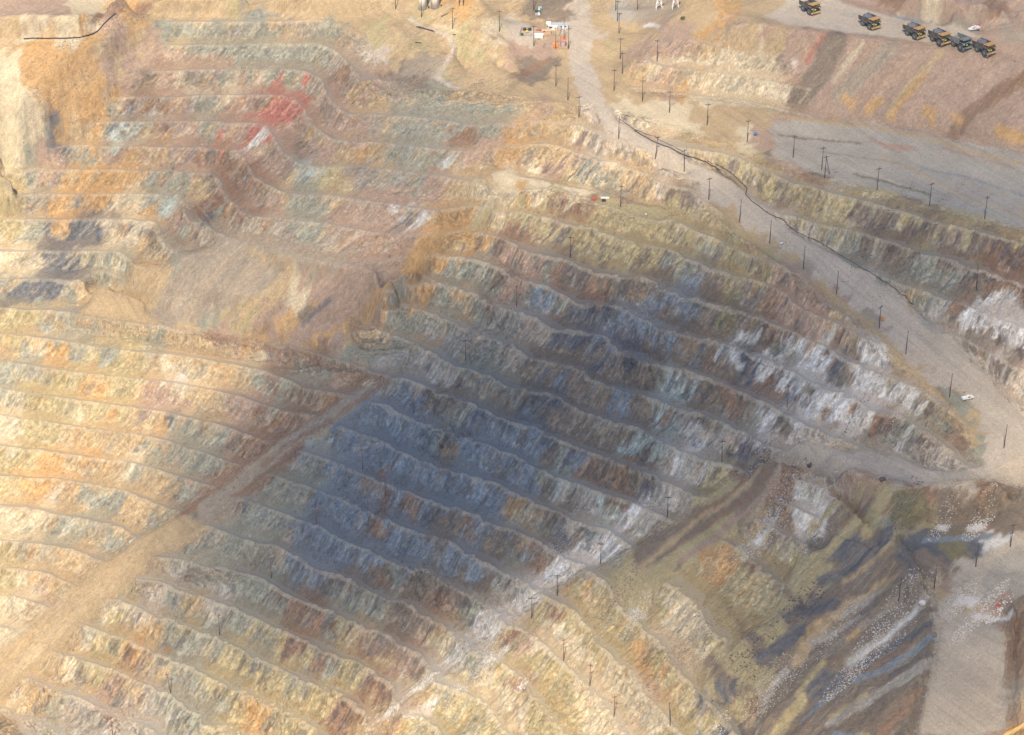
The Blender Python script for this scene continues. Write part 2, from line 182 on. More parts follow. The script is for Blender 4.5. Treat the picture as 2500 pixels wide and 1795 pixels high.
[(2.3,1137.9,10.05),(33.9,1137.9,10.05)],
[(72.6,1191.8,10.1),(86.8,1194.6,10.1)],
[(56.1,1128.4,10),(33,1098.7,9.95),(41.4,1083.4,9.85)],
[(30.8,1209.1,10.1),(82.9,1209.1,10.1)],
[(53.1,1169.3,10.1),(70.9,1155.6,10.1)],
[(-7.9,1126,9.5),(2.2,1118.3,9.5)],
[(-26.5,1100.8,9.85),(-11,1094.8,9.85)],
[(-19.9,1106.9,9.8),(-29.2,1127.5,9.8),(-33.6,1125.4,9.9)],
[(-22.4,1135.2,11.4),(-13.5,1136,11),(-3.4,1143.2,10.3)],
[(-31.7,1149.2,11.5),(-47.9,1160.2,11.5),(-59.4,1163,11.5)],
[(-20.3,1147,11.6),(-11.4,1153.2,11.2),(0,1170.4,10.3)],
[(-15.9,1160,12),(-29.5,1158.8,12.3)],
[(-56.6,1148.7,11.4),(-52,1145,11.2),(-38.3,1140.8,10.9),(-31.3,1127.2,10.55),(-36.5,1110.7,10.35),(-41.4,1100.7,10.1),(-32.9,1092.7,9.95)],
[(-65.1,1138.4,11.5),(-55.7,1122.7,11),(-64.6,1120.9,10.6),(-66.4,1109.6,10.4)],
[(-220.7,1162.6,11.1),(-210.1,1160.9,11.1),(-182.6,1159.7,11.08),(-125.4,1157.6,11.05),(-86.4,1154.9,11.1),(-72.9,1159.2,11.3)],
[(-212.6,1163.6,11.3),(-171.9,1167,11.3),(-144,1162.6,11.2),(-114,1159.2,11.2)],
[(-211.8,1163.9,12.2),(-147.8,1161.1,12.2),(-90.9,1161.1,12.2),(-68.5,1165.6,12)],
[(-278.8,1125.8,11.1),(-265.7,1127.4,11.1),(-234.7,1129,11.1),(-223.9,1146.1,11.1),(-220.3,1160.4,11.1)],
[(-284.8,1121.7,11),(-264.5,1120.1,11),(-244.8,1121.7,11),(-223.3,1126.4,11),(-213.9,1138.6,11),(-197.4,1150.5,11)],
[(-284.5,1129.1,12.4),(-255.8,1130.2,12.4),(-236.1,1131.4,12.3),(-228.4,1140,12.4),(-214.7,1154.2,12.5)],
[(-282.5,1077.8,6.1),(-271,1075.4,6.1)],
[(-283.2,1109.6,10.4),(-281.9,1092.4,8.8),(-282.5,1086.1,7.4)],
[(-700,1275,15),(-200,1275,15),(0,1280,11.5),(100,1275,11.5),(250,1275,16.5),(700,1275,18)]]
PARAMS = np.array([(1, 0.17, 0.95, 0.35), (1, 0.14, 0.26, 1), (0.56, 0.1, 0.1, 1), (0, 0.2, 0, 0), (0, 0.2, 0.3, 1), (1, 0.08, 0.25, 1), (1, 0.14, 0.75, 0.9), (0.8, 0.14, 0.45, 0.6), (0, 0.2, 0.7, 1), (1, 0.1, 0.55, 1), (0, 0.2, 1.4, 1)], float)
PALETTE = np.array([(0.43, 0.325, 0.195), (0.54, 0.46, 0.32), (0.47, 0.3, 0.14), (0.4, 0.335, 0.19), (0.285, 0.28, 0.22), (0.225, 0.25, 0.27), (0.14, 0.14, 0.145), (0.33, 0.275, 0.21), (0.27, 0.175, 0.115), (0.42, 0.17, 0.13), (0.38, 0.275, 0.205), (0.62, 0.6, 0.56), (0.225, 0.18, 0.135), (0.47, 0.405, 0.325), (0.38, 0.42, 0.37), (0.38, 0.345, 0.29), (0.21, 0.185, 0.105)], float)
REGIONS = [
(1,[(-343.9,1235.7),(-131.8,1249.1),(-94.9,1140.5),(-153.6,1087.4),(-209.2,1039.7),(-235.7,1021.9),(-60.6,962.4),(-260.6,881.9),(-312.9,842.9)]),
(4,[(-398.5,1271.5),(64.7,1361.7),(54.2,1077.2),(-10.9,1087.7),(-61.3,1092),(-79.6,1131.7),(-102.4,1154.5),(-188.9,1154.4),(-214.1,1137.3),(-372.9,1138.2)]),
(4,[(-87.8,1321.2),(413.2,1243.3),(357.8,998.5),(259,1014.6),(213.9,1040.1),(185.9,1050.2),(154,1058.1),(122.6,1073.7),(96.5,1080.7),(63.4,1089.2),(50.7,1102.5),(42.6,1127.9)]),
(5,[(62.3,1117.7),(86,1112.9),(144.6,1084.7),(157.6,1068.9),(154,1058.1),(122.6,1073.7),(96.5,1080.7),(63.4,1088.4)]),
(8,[(-354.4,1164),(-218.4,1143.5),(-188.7,1152.9),(-190.6,1143.9),(-199.6,1132.1),(-213.5,1119.9),(-227.9,1109.2),(-246.9,1099.9),(-257.4,1092.6),(-344.6,1085.1)]),
(9,[(-105.8,1152.8),(-90.2,1141),(-78.4,1129.7),(-63.5,1089.4),(-54.5,1081.3),(-84.9,1076.8),(-119.5,1058.9),(-139.9,1027.4),(-153.8,1037),(-183,1080.2),(-160.7,1087.3),(-152,1096.1),(-136.9,1108.1),(-123.9,1119.4),(-110.6,1129.3)]),
(2,[(-85,1077.6),(-61.3,1089.8),(10.9,1078.5),(36.8,1072.7),(36.7,1066.3),(10.8,1064.7),(-10.8,1052.4),(-21.4,1036.4),(-40.5,1026.2),(-27.8,1024.6),(-42.6,1014.6),(-55.1,1001.2),(-70,995.4),(-84.8,989.1),(-78.2,980.6),(-50.4,973.8),(-60.6,962.4),(-117.4,990.9),(-151.7,1003),(-168.4,1007.1),(-139.9,1027.4),(-119.5,1058.9)]),
(4,[(-223.9,1047.3),(-201.3,1037.8),(-185.1,1035.3),(-152.6,1036.1),(-139.9,1028.5),(-95.5,1007.7),(-65.8,1005.8),(-14.9,1030.8),(-4.3,1030),(-17.1,1023.2),(-29.9,1022.3),(-42.6,1014.6),(-55.1,1001.2),(-70,995.4),(-84.8,989.1),(-80.3,980.8),(-60.7,964.8),(-117.4,990.7),(-183.7,1009.9),(-200.1,1021.4)]),
(3,[(-234.5,1022.6),(-221.6,1035.4),(-199.4,1021.2),(-175,1008)]),
(7,[(-60.6,960.2),(-75.2,954.3),(-64.5,948.1),(-72.4,934.2),(-64,932.1),(-76,918.7),(-88.4,912.5),(-105.9,906.7),(-121.3,901.3),(-133.1,888.5),(-154,891.1),(-182,895.3),(-209.5,892.3),(-219.7,884.6),(-229,871.4),(-246.9,859.2),(-284.6,803.5),(-300,879.6),(-241.3,902.4),(-186.5,921.6),(-153.4,936.8),(-123.6,944.1)]),
(4,[(-57.5,962.6),(-73,952.1),(-102.2,941.7),(-135.6,927.8),(-176,904.3),(-217.7,886.3),(-257.9,861.5),(-303.5,801.6),(-315.9,857.8),(-261.4,889.1),(-219.6,905.1),(-178,922.8),(-136.3,940.4),(-94.5,958.2)]),
(3,[(-5.7,1159.1),(91.6,1200.8),(93.3,1159),(69.7,1134.1),(55.2,1104.6),(63.4,1088.4),(96.4,1080),(122.6,1073.4),(139.7,1064.7),(154,1057.8),(185.9,1050.1),(213.8,1039.8),(240,1021.7),(270.2,1009.4),(258.6,944.5),(229.8,957.6),(205.4,972.4),(181.5,987.6),(154.5,1003.1),(131.6,1022),(115.8,1032.9),(93.8,1050.5),(66.8,1066.3),(51.9,1072.1),(55.9,1062),(66.2,1052.7),(78.5,1041.6),(95,1031.9),(106.4,1024.7),(115.1,1017.8),(124.1,999.5),(133.3,986.6),(144.5,974.3),(159.7,963.3),(170.3,950.9),(182,939.6),(191.2,926.2),(201.3,913.1),(211.7,903),(220.9,886.9),(227.6,868.3),(244.1,843.9),(240.3,818.4),(215.6,811.8),(201.6,811.6),(183,816.7),(172.8,822.8),(160.3,834.2),(145.6,851.1),(132.3,861.6),(119.2,866.4),(133.5,866.5),(146.3,861.7),(162.9,854.2),(178.9,846),(188.2,832.9),(201.2,826.3),(212,824.3),(209.2,834),(205.4,846.2),(197.2,867.5),(184.9,882.9),(172.2,899.2),(166.2,913),(160.3,928),(147,943.2),(129.9,956.1),(119.9,966.9),(106.6,982.8),(95.9,1005.1),(92.8,1015.7),(83.6,1024),(74.3,1034),(61.7,1044),(48.8,1054),(41.5,1077.8),(28.2,1074.8),(-4.4,1084.1),(6.7,1113.3)]),
(3,[(-2.2,1054.9),(2.6,1046.1),(15.6,1040.5),(25.6,1035.2),(46.4,1027.4),(54.6,1020.9),(65.9,1014.1),(76.9,1012.1),(82.3,1004.6),(72.7,999),(59.1,1006.3),(49.2,1014.6),(29.9,1028.9),(22.2,1034.2),(10.6,1032.2),(-4.3,1038.5),(-21.4,1039.3)]),
(3,[(158.7,1143.8),(178.6,1124.7),(196.3,1110.4),(209.9,1102),(226,1094.4),(243.1,1082.2),(279.2,1076.6),(276.8,1060.2),(264.1,1060.9),(243.9,1067),(216.1,1075.4),(177.5,1083.5),(145.3,1094.1),(131,1109.1),(116.6,1119.9)]),
(6,[(125.2,864),(144.6,851.7),(155.8,831.1),(133.1,819.3),(150.8,796.9),(108.3,742),(107.7,699.6),(-66.3,775.9),(-51.3,808.9),(-32.9,814.9),(-6.4,832.3),(14.6,837.8),(38.1,841.7),(57.9,842.5),(87.1,861.3)]),
(4,[(119.2,866.2),(132.5,848),(127,843.9),(105.1,840.8),(83.6,826.3),(66.2,816.6),(58.4,807),(47.6,820.1),(46.2,835),(59.9,845.1),(86.9,856)]),
(10,[(133.1,819.3),(152.2,815.4),(160.5,833.9),(183,816.7),(240.1,816.8),(207.9,645.3),(93.7,693.1),(111.4,738.4),(81.2,754.2),(119.7,791.3)]),
(4,[(141.1,837.1),(171.8,823.7),(183.3,815.7),(169.5,797.9),(153.6,809.9),(140.4,822.7)]),
(3,[(171.7,803.4),(210.1,805.9),(236.5,798),(227.2,747),(210.1,745.8),(205,709.1),(196,657.7),(156.9,659),(162.5,679.9),(170.4,704.8),(177,725.3),(181.6,743.4),(177.9,781.8)])]
KINDS = np.array([
[0,0,0,0,0,0,0,0,0,0,0,0,0,0,0,0,15,4,4,15,15,15,15,15,15,15,4,4,4,3,3,2,2,2,3,3,3,3,8,0,0,0,10,3,3,3,3,3,3,3,3,3,3,3,3,3,1,1,1,1,3,3,3,4,6,6,12,16,12,12,12,5,5,3,12,12,12,7,13,13,13,10,10,2,2,2,2,2,2,2,2,2,2,2,2,2,2,2,2,2,2],
[0,0,0,0,0,0,0,0,0,0,0,0,0,0,0,0,15,4,4,15,15,15,15,15,15,15,4,4,4,3,3,2,2,2,3,3,3,3,8,8,0,0,10,3,3,3,3,3,3,3,3,3,3,3,3,3,1,1,1,1,3,3,3,4,6,12,12,16,12,12,12,5,5,5,3,12,12,12,7,13,13,13,10,2,2,2,2,2,2,2,2,2,2,2,2,2,2,2,2,2,2],
[0,0,0,0,0,0,0,0,0,0,0,0,0,0,0,15,15,4,4,15,15,15,15,15,15,15,4,4,4,3,3,2,2,3,3,3,3,3,8,0,0,0,10,10,3,3,3,3,3,3,3,3,3,3,3,3,1,1,1,1,3,3,3,3,6,6,12,16,16,12,12,5,5,5,3,12,12,7,7,13,13,13,10,2,2,2,2,2,2,2,2,2,2,2,2,2,2,7,2,2,2],
[0,0,0,0,0,0,0,0,0,0,0,0,0,0,0,15,15,4,4,15,15,15,15,15,15,15,4,4,4,3,3,3,2,3,3,3,3,3,8,0,0,0,10,3,3,3,3,3,3,3,3,3,3,3,3,3,3,1,1,1,3,3,3,4,4,6,12,16,12,12,12,5,5,5,3,12,12,7,7,13,13,13,10,10,7,7,2,2,2,2,7,7,7,7,7,7,7,7,7,7,7],
[0,0,0,0,0,0,0,0,0,0,0,0,0,0,0,15,15,4,15,15,15,15,15,15,15,4,4,4,4,3,3,2,2,3,3,3,3,3,8,0,0,0,10,3,3,3,3,3,3,3,3,3,3,3,3,3,1,1,1,1,3,3,3,4,4,6,12,16,12,12,12,5,5,5,3,12,12,12,12,13,13,13,13,10,7,7,7,7,7,7,7,7,7,7,7,7,7,7,7,7,7],
[0,0,0,0,0,0,0,0,0,0,0,0,0,0,0,15,4,4,15,15,15,15,15,15,15,4,4,4,4,3,3,2,2,3,3,3,3,8,8,0,0,0,10,3,3,3,3,3,3,3,3,3,3,3,3,3,1,1,1,1,3,3,3,4,4,6,12,12,16,12,12,12,5,5,3,12,12,12,12,13,13,13,13,13,7,7,7,7,7,7,7,7,7,7,7,7,7,7,7,7,7],
[0,0,0,0,0,0,0,0,0,0,0,0,0,0,0,15,4,4,15,15,15,15,15,15,15,4,4,4,3,3,3,2,2,3,3,3,3,8,8,0,0,0,10,3,3,3,3,3,3,3,3,3,3,3,3,3,1,1,1,1,1,3,3,4,6,6,12,12,16,12,12,12,5,5,3,5,12,12,12,13,13,13,13,13,7,7,8,7,7,7,7,7,7,7,7,8,8,8,7,8,8],
[0,0,0,0,0,0,0,0,0,0,0,0,0,0,15,15,4,4,15,15,15,15,15,15,15,4,4,4,3,3,3,2,2,3,3,3,3,8,8,0,0,0,10,3,3,3,3,3,3,3,3,3,3,3,3,3,1,1,1,1,3,3,3,4,4,6,12,12,16,12,12,12,5,5,5,5,12,12,12,13,13,13,13,0,8,8,8,8,8,8,8,8,8,8,8,8,8,8,8,8,8],
[0,0,0,0,0,0,0,0,0,0,0,0,0,0,15,15,4,4,15,15,15,15,15,15,15,4,4,4,3,3,3,2,2,3,3,3,3,8,0,0,0,0,10,3,3,3,3,3,3,3,3,3,3,3,3,3,1,1,1,1,3,3,3,4,4,6,12,12,16,12,12,12,12,5,5,5,5,12,12,12,13,13,13,0,8,8,8,8,8,8,8,8,8,8,8,8,8,8,8,8,8],
[0,0,0,0,0,0,0,0,0,0,0,0,0,0,15,15,4,4,15,15,15,15,15,15,15,4,4,4,3,3,3,2,2,3,3,3,3,8,0,0,0,0,10,3,3,3,3,3,3,3,3,3,3,3,3,3,1,1,1,1,3,3,3,4,4,6,6,12,16,12,12,12,12,5,12,5,5,5,5,12,13,13,13,0,8,8,8,8,8,8,8,8,8,8,8,8,8,8,8,8,8],
[0,0,0,0,0,0,0,0,0,0,0,0,0,0,15,15,4,15,15,15,15,15,15,15,15,4,4,4,3,3,3,2,3,3,3,3,3,8,8,0,0,0,10,3,3,3,3,3,3,3,3,3,3,3,3,3,1,1,1,1,3,3,3,4,4,6,6,12,16,16,11,16,12,5,12,5,5,5,5,12,12,13,13,0,8,8,8,8,8,8,8,8,8,8,8,8,8,8,8,8,8],
[0,0,0,0,0,0,0,0,0,0,0,0,0,0,15,4,4,15,15,15,15,15,15,15,15,4,4,4,3,3,2,2,3,3,3,3,3,8,0,0,0,0,10,3,3,3,3,3,3,3,3,3,3,3,3,3,3,1,1,1,3,3,3,3,4,6,6,12,15,15,11,16,12,5,12,6,6,12,5,12,12,13,13,0,0,8,8,8,8,8,8,8,8,8,8,8,8,8,8,8,8],
[0,0,0,0,0,0,0,0,0,0,0,0,0,15,15,4,4,15,15,15,15,15,15,15,15,4,4,3,3,3,2,2,3,3,3,3,3,8,0,0,0,10,10,3,3,3,3,3,3,3,3,3,3,3,3,3,3,1,1,1,1,3,3,3,4,6,6,12,15,11,11,16,12,12,12,5,6,12,5,12,13,13,13,13,10,8,8,8,8,8,8,8,8,8,8,8,8,8,8,12,12],
[0,0,0,0,0,0,0,0,0,0,0,0,0,15,4,4,4,15,15,15,15,15,15,15,4,4,4,4,3,3,2,2,3,3,3,3,8,8,0,0,0,0,10,3,3,3,3,3,3,3,3,3,3,3,3,3,3,1,1,1,1,3,3,3,4,3,3,12,15,15,11,11,12,12,12,5,6,12,5,12,13,13,13,13,10,12,8,12,12,12,12,12,12,12,12,12,12,12,12,12,12],
[0,0,0,0,0,0,0,0,0,0,0,0,0,15,15,4,15,15,15,15,15,15,15,15,4,4,4,4,3,3,3,2,3,3,3,3,3,8,0,0,0,0,10,3,3,3,3,3,3,3,3,3,3,3,3,3,1,1,1,1,1,3,3,3,6,6,3,3,3,15,6,12,12,12,12,6,6,12,5,6,0,13,13,13,10,12,12,12,12,12,12,12,12,12,12,15,12,12,12,15,12],
[0,0,0,0,0,0,0,0,0,0,0,0,0,15,4,4,15,15,15,15,15,15,15,15,4,4,4,4,3,3,3,2,3,3,3,3,8,8,0,0,0,10,10,3,3,3,3,3,3,3,3,3,3,3,3,3,1,1,1,1,1,3,3,3,6,3,6,3,15,6,6,12,12,12,11,11,11,6,5,6,13,0,0,0,10,10,12,12,12,15,12,12,15,15,15,15,15,15,15,15,15],
[0,0,0,0,0,0,0,0,0,0,0,0,0,15,15,4,15,15,15,15,15,15,15,15,4,4,4,4,3,3,3,2,3,3,3,3,3,8,0,0,0,10,10,3,3,3,3,3,3,3,3,3,3,3,3,3,3,1,1,1,1,3,3,3,3,3,6,3,6,6,6,6,6,6,6,11,11,6,6,6,13,0,10,13,15,15,15,15,15,15,15,15,15,15,15,15,15,15,15,15,15],
[0,0,0,0,0,0,0,0,0,0,0,0,0,15,15,4,15,15,15,15,15,15,15,15,4,4,4,3,3,3,2,2,3,3,3,3,8,8,0,0,0,10,10,3,3,3,3,3,3,3,3,3,3,3,3,3,3,1,1,1,1,2,2,3,3,3,6,3,6,6,6,6,6,6,11,11,11,6,6,6,0,10,10,13,15,15,15,15,15,15,15,15,15,15,15,15,15,15,15,15,15],
[0,0,0,0,0,0,0,0,0,0,0,0,0,15,4,4,15,15,15,15,15,15,15,4,4,4,4,3,3,3,2,2,3,3,3,3,8,8,0,0,0,10,10,3,3,3,3,3,3,3,3,3,3,3,3,3,3,1,1,1,3,2,3,3,3,6,6,16,16,6,6,6,6,6,11,11,11,6,6,12,0,0,10,13,15,15,15,15,15,15,15,15,15,15,15,15,15,15,13,15,15],
[0,0,0,0,0,0,0,0,0,0,0,0,0,15,4,4,15,15,15,15,15,15,15,4,4,4,4,3,3,3,2,2,3,3,3,3,8,8,0,0,0,10,10,3,3,3,3,3,3,3,3,3,3,3,3,3,1,1,1,1,2,3,3,3,3,3,3,16,6,6,6,6,12,0,0,6,11,6,6,6,12,0,12,13,13,15,15,15,15,13,13,15,15,13,13,13,13,13,13,13,13],
[0,0,0,0,0,0,0,0,0,0,0,0,0,15,4,4,15,15,15,15,15,15,15,4,4,4,3,3,3,3,2,2,3,3,3,3,8,0,0,0,0,10,10,3,3,3,3,3,3,3,3,10,3,3,3,3,1,1,3,2,2,3,3,3,3,3,3,3,3,16,6,6,12,6,12,6,11,6,6,6,12,12,12,13,13,15,15,15,13,13,13,13,13,13,13,12,13,13,12,12,12],
[0,0,0,0,0,0,0,0,0,0,0,15,15,15,4,15,15,15,15,15,15,15,15,4,4,4,3,3,3,3,2,3,3,3,3,3,8,0,0,0,0,10,3,3,3,3,3,3,3,3,3,10,3,3,3,1,1,1,3,3,2,2,3,3,3,3,3,3,3,16,3,3,6,12,12,6,12,6,6,6,12,6,16,16,6,11,11,13,13,13,13,12,12,12,12,12,12,12,12,12,12],
[0,0,0,0,0,0,0,0,0,0,0,15,15,4,4,15,15,15,15,15,15,15,15,4,4,4,3,3,3,3,2,3,3,3,3,3,8,0,0,0,0,10,3,3,3,3,3,3,3,3,10,10,3,3,3,3,3,3,3,3,2,3,3,3,3,3,3,3,3,3,3,3,6,3,3,12,6,12,6,6,6,6,16,16,6,11,12,12,12,12,12,12,12,12,12,12,12,12,12,12,12],
[0,0,0,0,0,0,0,0,0,0,0,15,15,4,15,15,15,15,15,15,15,15,15,4,4,4,3,3,3,3,2,3,3,3,3,3,8,8,0,0,0,10,11,11,3,3,3,3,3,3,10,10,3,3,3,3,3,3,3,3,3,3,3,3,3,3,16,3,3,3,3,8,3,3,3,6,6,12,16,6,6,6,16,16,8,8,12,12,12,12,12,12,12,12,12,12,12,12,12,12,12],
[0,0,0,0,0,0,0,0,0,0,0,15,15,4,15,15,15,15,15,15,15,15,15,4,4,4,3,3,3,3,2,3,3,3,3,3,8,8,8,0,0,10,0,0,4,4,3,3,3,3,3,3,3,3,3,3,3,3,3,3,3,3,3,2,2,3,16,3,3,3,3,8,3,3,3,6,12,12,4,3,3,3,12,12,8,8,12,12,12,12,12,12,12,12,12,12,12,12,12,12,12],
[0,0,0,0,0,0,0,0,0,0,0,15,4,4,15,15,15,15,15,15,15,15,15,4,4,4,3,3,3,2,2,3,3,3,3,3,8,8,8,0,8,1,1,0,1,1,3,4,15,3,3,10,3,3,3,3,3,3,3,3,3,3,3,3,3,3,3,3,3,3,3,8,3,3,3,3,3,3,4,4,8,8,12,12,13,8,12,12,12,12,12,12,12,12,12,12,12,12,12,12,12],
[0,0,0,0,0,0,0,0,0,0,0,15,4,4,15,15,15,15,15,15,15,15,15,4,4,4,3,3,3,2,2,3,3,3,3,3,0,8,8,8,8,1,1,0,1,1,4,4,15,3,3,10,3,3,3,3,3,3,3,3,3,3,3,3,3,3,3,3,3,8,8,2,8,11,4,4,8,3,3,8,8,13,13,13,13,8,8,12,12,12,12,12,12,12,12,12,12,12,12,12,13],
[0,0,0,0,0,0,0,0,0,0,0,15,4,15,15,15,15,15,15,15,15,15,4,4,4,4,3,3,3,2,2,3,3,3,3,3,3,3,0,8,8,10,10,10,1,1,15,4,4,3,3,3,3,3,3,3,0,3,3,3,3,3,3,3,3,3,3,3,8,8,8,8,11,11,12,12,8,3,3,15,13,13,13,13,13,8,8,13,12,12,12,12,12,13,12,13,13,13,13,13,13],
[0,0,0,0,0,0,0,0,0,0,15,4,4,15,15,15,15,15,15,15,15,15,4,4,4,4,4,3,3,2,3,3,4,4,3,3,3,3,3,0,0,10,12,10,1,1,15,15,3,3,3,3,3,8,3,3,0,3,3,3,3,3,3,3,3,3,3,3,3,3,8,8,11,11,11,4,8,10,10,15,13,13,13,13,4,4,13,13,13,13,13,13,13,13,13,13,13,13,13,13,13],
[1,1,0,0,0,0,0,0,0,0,15,4,4,15,15,15,15,15,15,15,15,15,4,4,4,4,4,3,4,3,3,3,4,4,8,4,4,3,3,8,8,12,10,10,0,0,4,15,15,15,15,15,8,8,3,3,3,4,3,3,3,3,3,3,3,3,3,3,3,3,7,8,11,11,15,4,10,10,13,13,13,13,13,13,13,4,13,13,13,13,13,13,13,13,13,13,13,13,13,13,13],
[1,1,1,1,1,1,0,0,0,0,15,15,4,15,15,15,15,10,15,15,15,4,4,4,4,4,3,4,4,3,3,3,3,3,8,8,3,0,8,8,12,12,12,12,0,0,4,4,4,15,15,15,4,4,2,3,15,4,4,3,3,3,3,3,3,3,3,3,3,3,7,12,11,15,15,10,10,13,13,13,13,13,13,13,8,4,13,13,13,13,13,13,13,13,13,13,13,13,13,13,13],
[1,1,1,1,1,1,1,0,0,0,15,15,4,15,15,15,10,10,15,0,15,15,4,4,4,3,3,3,3,4,4,3,8,8,4,4,3,0,0,4,12,12,12,12,8,8,12,4,12,15,15,15,8,8,15,15,15,4,14,4,3,3,3,3,3,3,3,3,12,12,12,8,8,13,15,15,13,13,13,13,13,13,12,8,8,0,13,13,13,13,13,13,13,13,13,13,13,13,13,13,13],
[1,1,1,1,1,1,1,1,0,1,0,4,4,4,15,15,10,10,0,0,15,0,4,4,4,3,3,3,3,4,4,3,8,8,8,8,3,0,0,4,12,12,12,12,8,12,12,12,12,4,15,15,8,12,6,12,12,14,14,4,3,15,3,3,16,3,3,3,12,8,12,13,8,11,15,13,13,13,13,4,4,4,12,4,4,0,13,13,13,13,13,13,13,13,13,13,13,13,13,13,13],
[1,1,1,1,1,1,1,1,1,1,0,0,0,4,4,0,10,10,0,8,0,4,4,4,4,4,4,3,3,4,3,4,12,12,8,4,4,4,4,4,4,4,12,12,12,12,12,5,5,4,4,5,12,6,6,12,15,14,4,8,15,15,4,15,15,3,3,3,3,8,12,12,8,13,13,13,0,4,4,4,4,4,4,4,4,0,13,13,13,13,13,13,13,13,13,13,13,13,13,13,13],
[1,1,1,1,1,1,1,1,1,0,0,0,0,1,1,3,3,3,8,2,0,4,4,4,4,4,4,3,4,3,4,4,8,8,8,4,4,4,12,8,8,4,12,12,12,5,5,5,8,12,12,8,12,12,6,15,15,14,14,8,6,6,4,15,4,16,3,3,8,6,12,13,13,13,13,13,0,4,11,8,4,4,12,12,4,4,0,13,13,13,13,13,13,13,13,13,13,13,13,13,13],
[1,1,1,1,1,1,1,1,1,0,0,0,0,1,3,3,3,3,2,2,0,4,4,3,3,4,4,4,4,4,4,4,8,8,8,4,12,12,12,8,4,5,5,5,4,5,5,5,12,12,12,0,4,4,12,15,15,14,12,8,6,6,15,15,4,4,4,3,6,6,12,13,13,13,13,13,11,11,11,8,4,11,12,12,4,0,13,13,13,13,13,13,13,13,13,13,13,13,13,13,13],
[1,1,1,1,1,1,1,1,1,0,0,0,0,0,0,3,3,3,0,0,2,4,4,3,3,15,15,4,4,4,4,12,12,12,5,12,12,12,5,5,5,5,5,5,12,12,5,8,5,5,5,0,0,12,12,15,14,12,12,8,12,12,15,15,15,4,4,16,6,15,11,13,12,11,11,12,11,11,11,12,11,11,13,13,13,13,13,13,13,13,13,12,12,13,12,13,13,12,12,12,13],
[1,1,1,1,1,1,1,1,1,1,0,0,0,0,4,4,3,3,0,15,15,4,4,0,0,15,15,4,4,4,4,12,5,5,5,5,5,5,5,5,5,5,5,5,12,8,8,5,5,5,5,5,12,12,15,14,8,12,8,8,12,12,4,15,4,15,15,15,15,15,11,12,12,11,11,11,11,11,11,4,0,0,0,13,13,13,13,13,12,12,12,12,12,12,12,12,12,12,12,11,12],
[1,1,1,1,1,1,1,1,1,1,0,0,1,1,1,3,3,3,3,15,15,4,15,4,4,4,4,4,4,4,4,4,5,5,5,5,5,5,5,8,5,5,5,5,12,12,5,5,5,5,5,5,4,4,14,8,8,12,12,8,12,12,14,14,4,15,12,4,4,4,11,11,12,11,11,11,11,11,11,11,0,13,13,13,13,13,13,13,11,12,11,11,11,11,11,11,11,11,11,11,11],
[1,1,1,1,1,1,1,1,1,0,0,0,1,1,3,3,4,4,3,7,7,15,15,12,12,12,12,12,12,7,4,7,5,5,5,5,5,5,8,8,5,5,8,5,5,5,5,5,5,12,5,5,4,12,4,5,5,12,12,14,14,4,14,14,15,12,12,4,8,12,12,8,5,11,11,12,12,11,11,11,13,13,13,13,13,13,13,12,12,11,11,11,11,11,11,11,11,11,11,11,11],
[1,1,1,1,1,1,1,1,1,0,1,10,1,0,0,0,0,0,15,7,7,4,4,12,12,12,12,4,4,4,7,7,5,5,5,5,5,5,5,8,5,8,8,5,5,5,5,5,5,12,5,5,12,12,4,12,12,12,12,12,12,12,8,15,15,12,4,8,8,12,8,8,11,11,11,11,11,12,11,13,13,13,13,13,13,13,12,12,11,11,11,11,11,11,11,11,11,11,11,11,11],
[3,3,1,3,1,1,1,1,1,1,10,0,0,0,0,0,0,0,7,7,4,7,7,4,7,7,7,4,4,4,4,4,5,5,5,5,5,5,5,5,5,5,5,5,5,5,5,5,5,5,5,5,5,6,12,12,12,7,7,12,12,12,14,12,12,12,12,8,6,6,8,8,4,11,11,11,11,0,0,13,13,13,13,13,13,13,12,11,11,11,11,11,11,8,11,11,11,11,11,11,11],
[3,3,3,3,3,3,3,3,1,1,0,0,0,0,0,0,0,0,4,4,4,7,7,12,12,4,7,7,4,4,4,6,5,5,5,5,5,5,8,8,5,5,5,5,12,12,5,5,5,5,5,5,5,6,12,12,12,7,5,5,12,12,14,14,12,12,12,12,12,6,11,11,4,4,11,11,0,13,0,7,13,13,13,15,15,12,12,11,11,11,11,8,8,8,8,8,8,11,8,11,8],
[3,3,3,3,3,3,3,3,0,0,0,0,0,0,0,4,4,4,4,4,4,4,4,12,12,4,7,7,4,6,6,5,5,5,5,5,5,5,5,8,5,5,5,5,12,12,5,5,5,5,5,5,5,12,12,12,12,12,12,5,12,12,14,14,12,12,12,12,11,6,11,11,4,11,10,10,0,13,7,7,13,13,13,15,15,4,12,12,11,11,8,8,8,8,8,8,8,8,8,8,8],
[1,3,1,1,3,3,3,3,4,0,4,4,0,0,0,4,4,0,0,4,4,4,4,12,4,12,12,6,6,6,6,7,5,5,5,5,5,5,5,5,5,5,5,5,4,5,5,5,5,6,6,5,6,12,6,12,12,12,12,12,12,12,12,14,12,12,8,11,11,6,12,12,8,8,10,10,0,13,7,7,13,13,0,4,4,4,12,12,12,8,8,8,8,8,8,8,8,8,8,8,8],
[1,1,1,1,1,1,1,1,4,1,4,4,4,4,4,0,0,0,0,4,0,4,12,4,12,12,12,12,10,10,7,7,5,15,15,5,5,5,5,5,5,5,5,5,4,4,4,5,5,12,12,6,6,6,6,12,12,12,12,12,6,6,12,12,12,12,8,12,12,11,12,12,10,10,10,10,10,10,13,13,13,13,0,0,4,4,4,12,8,8,8,8,8,8,8,8,8,8,8,8,8],
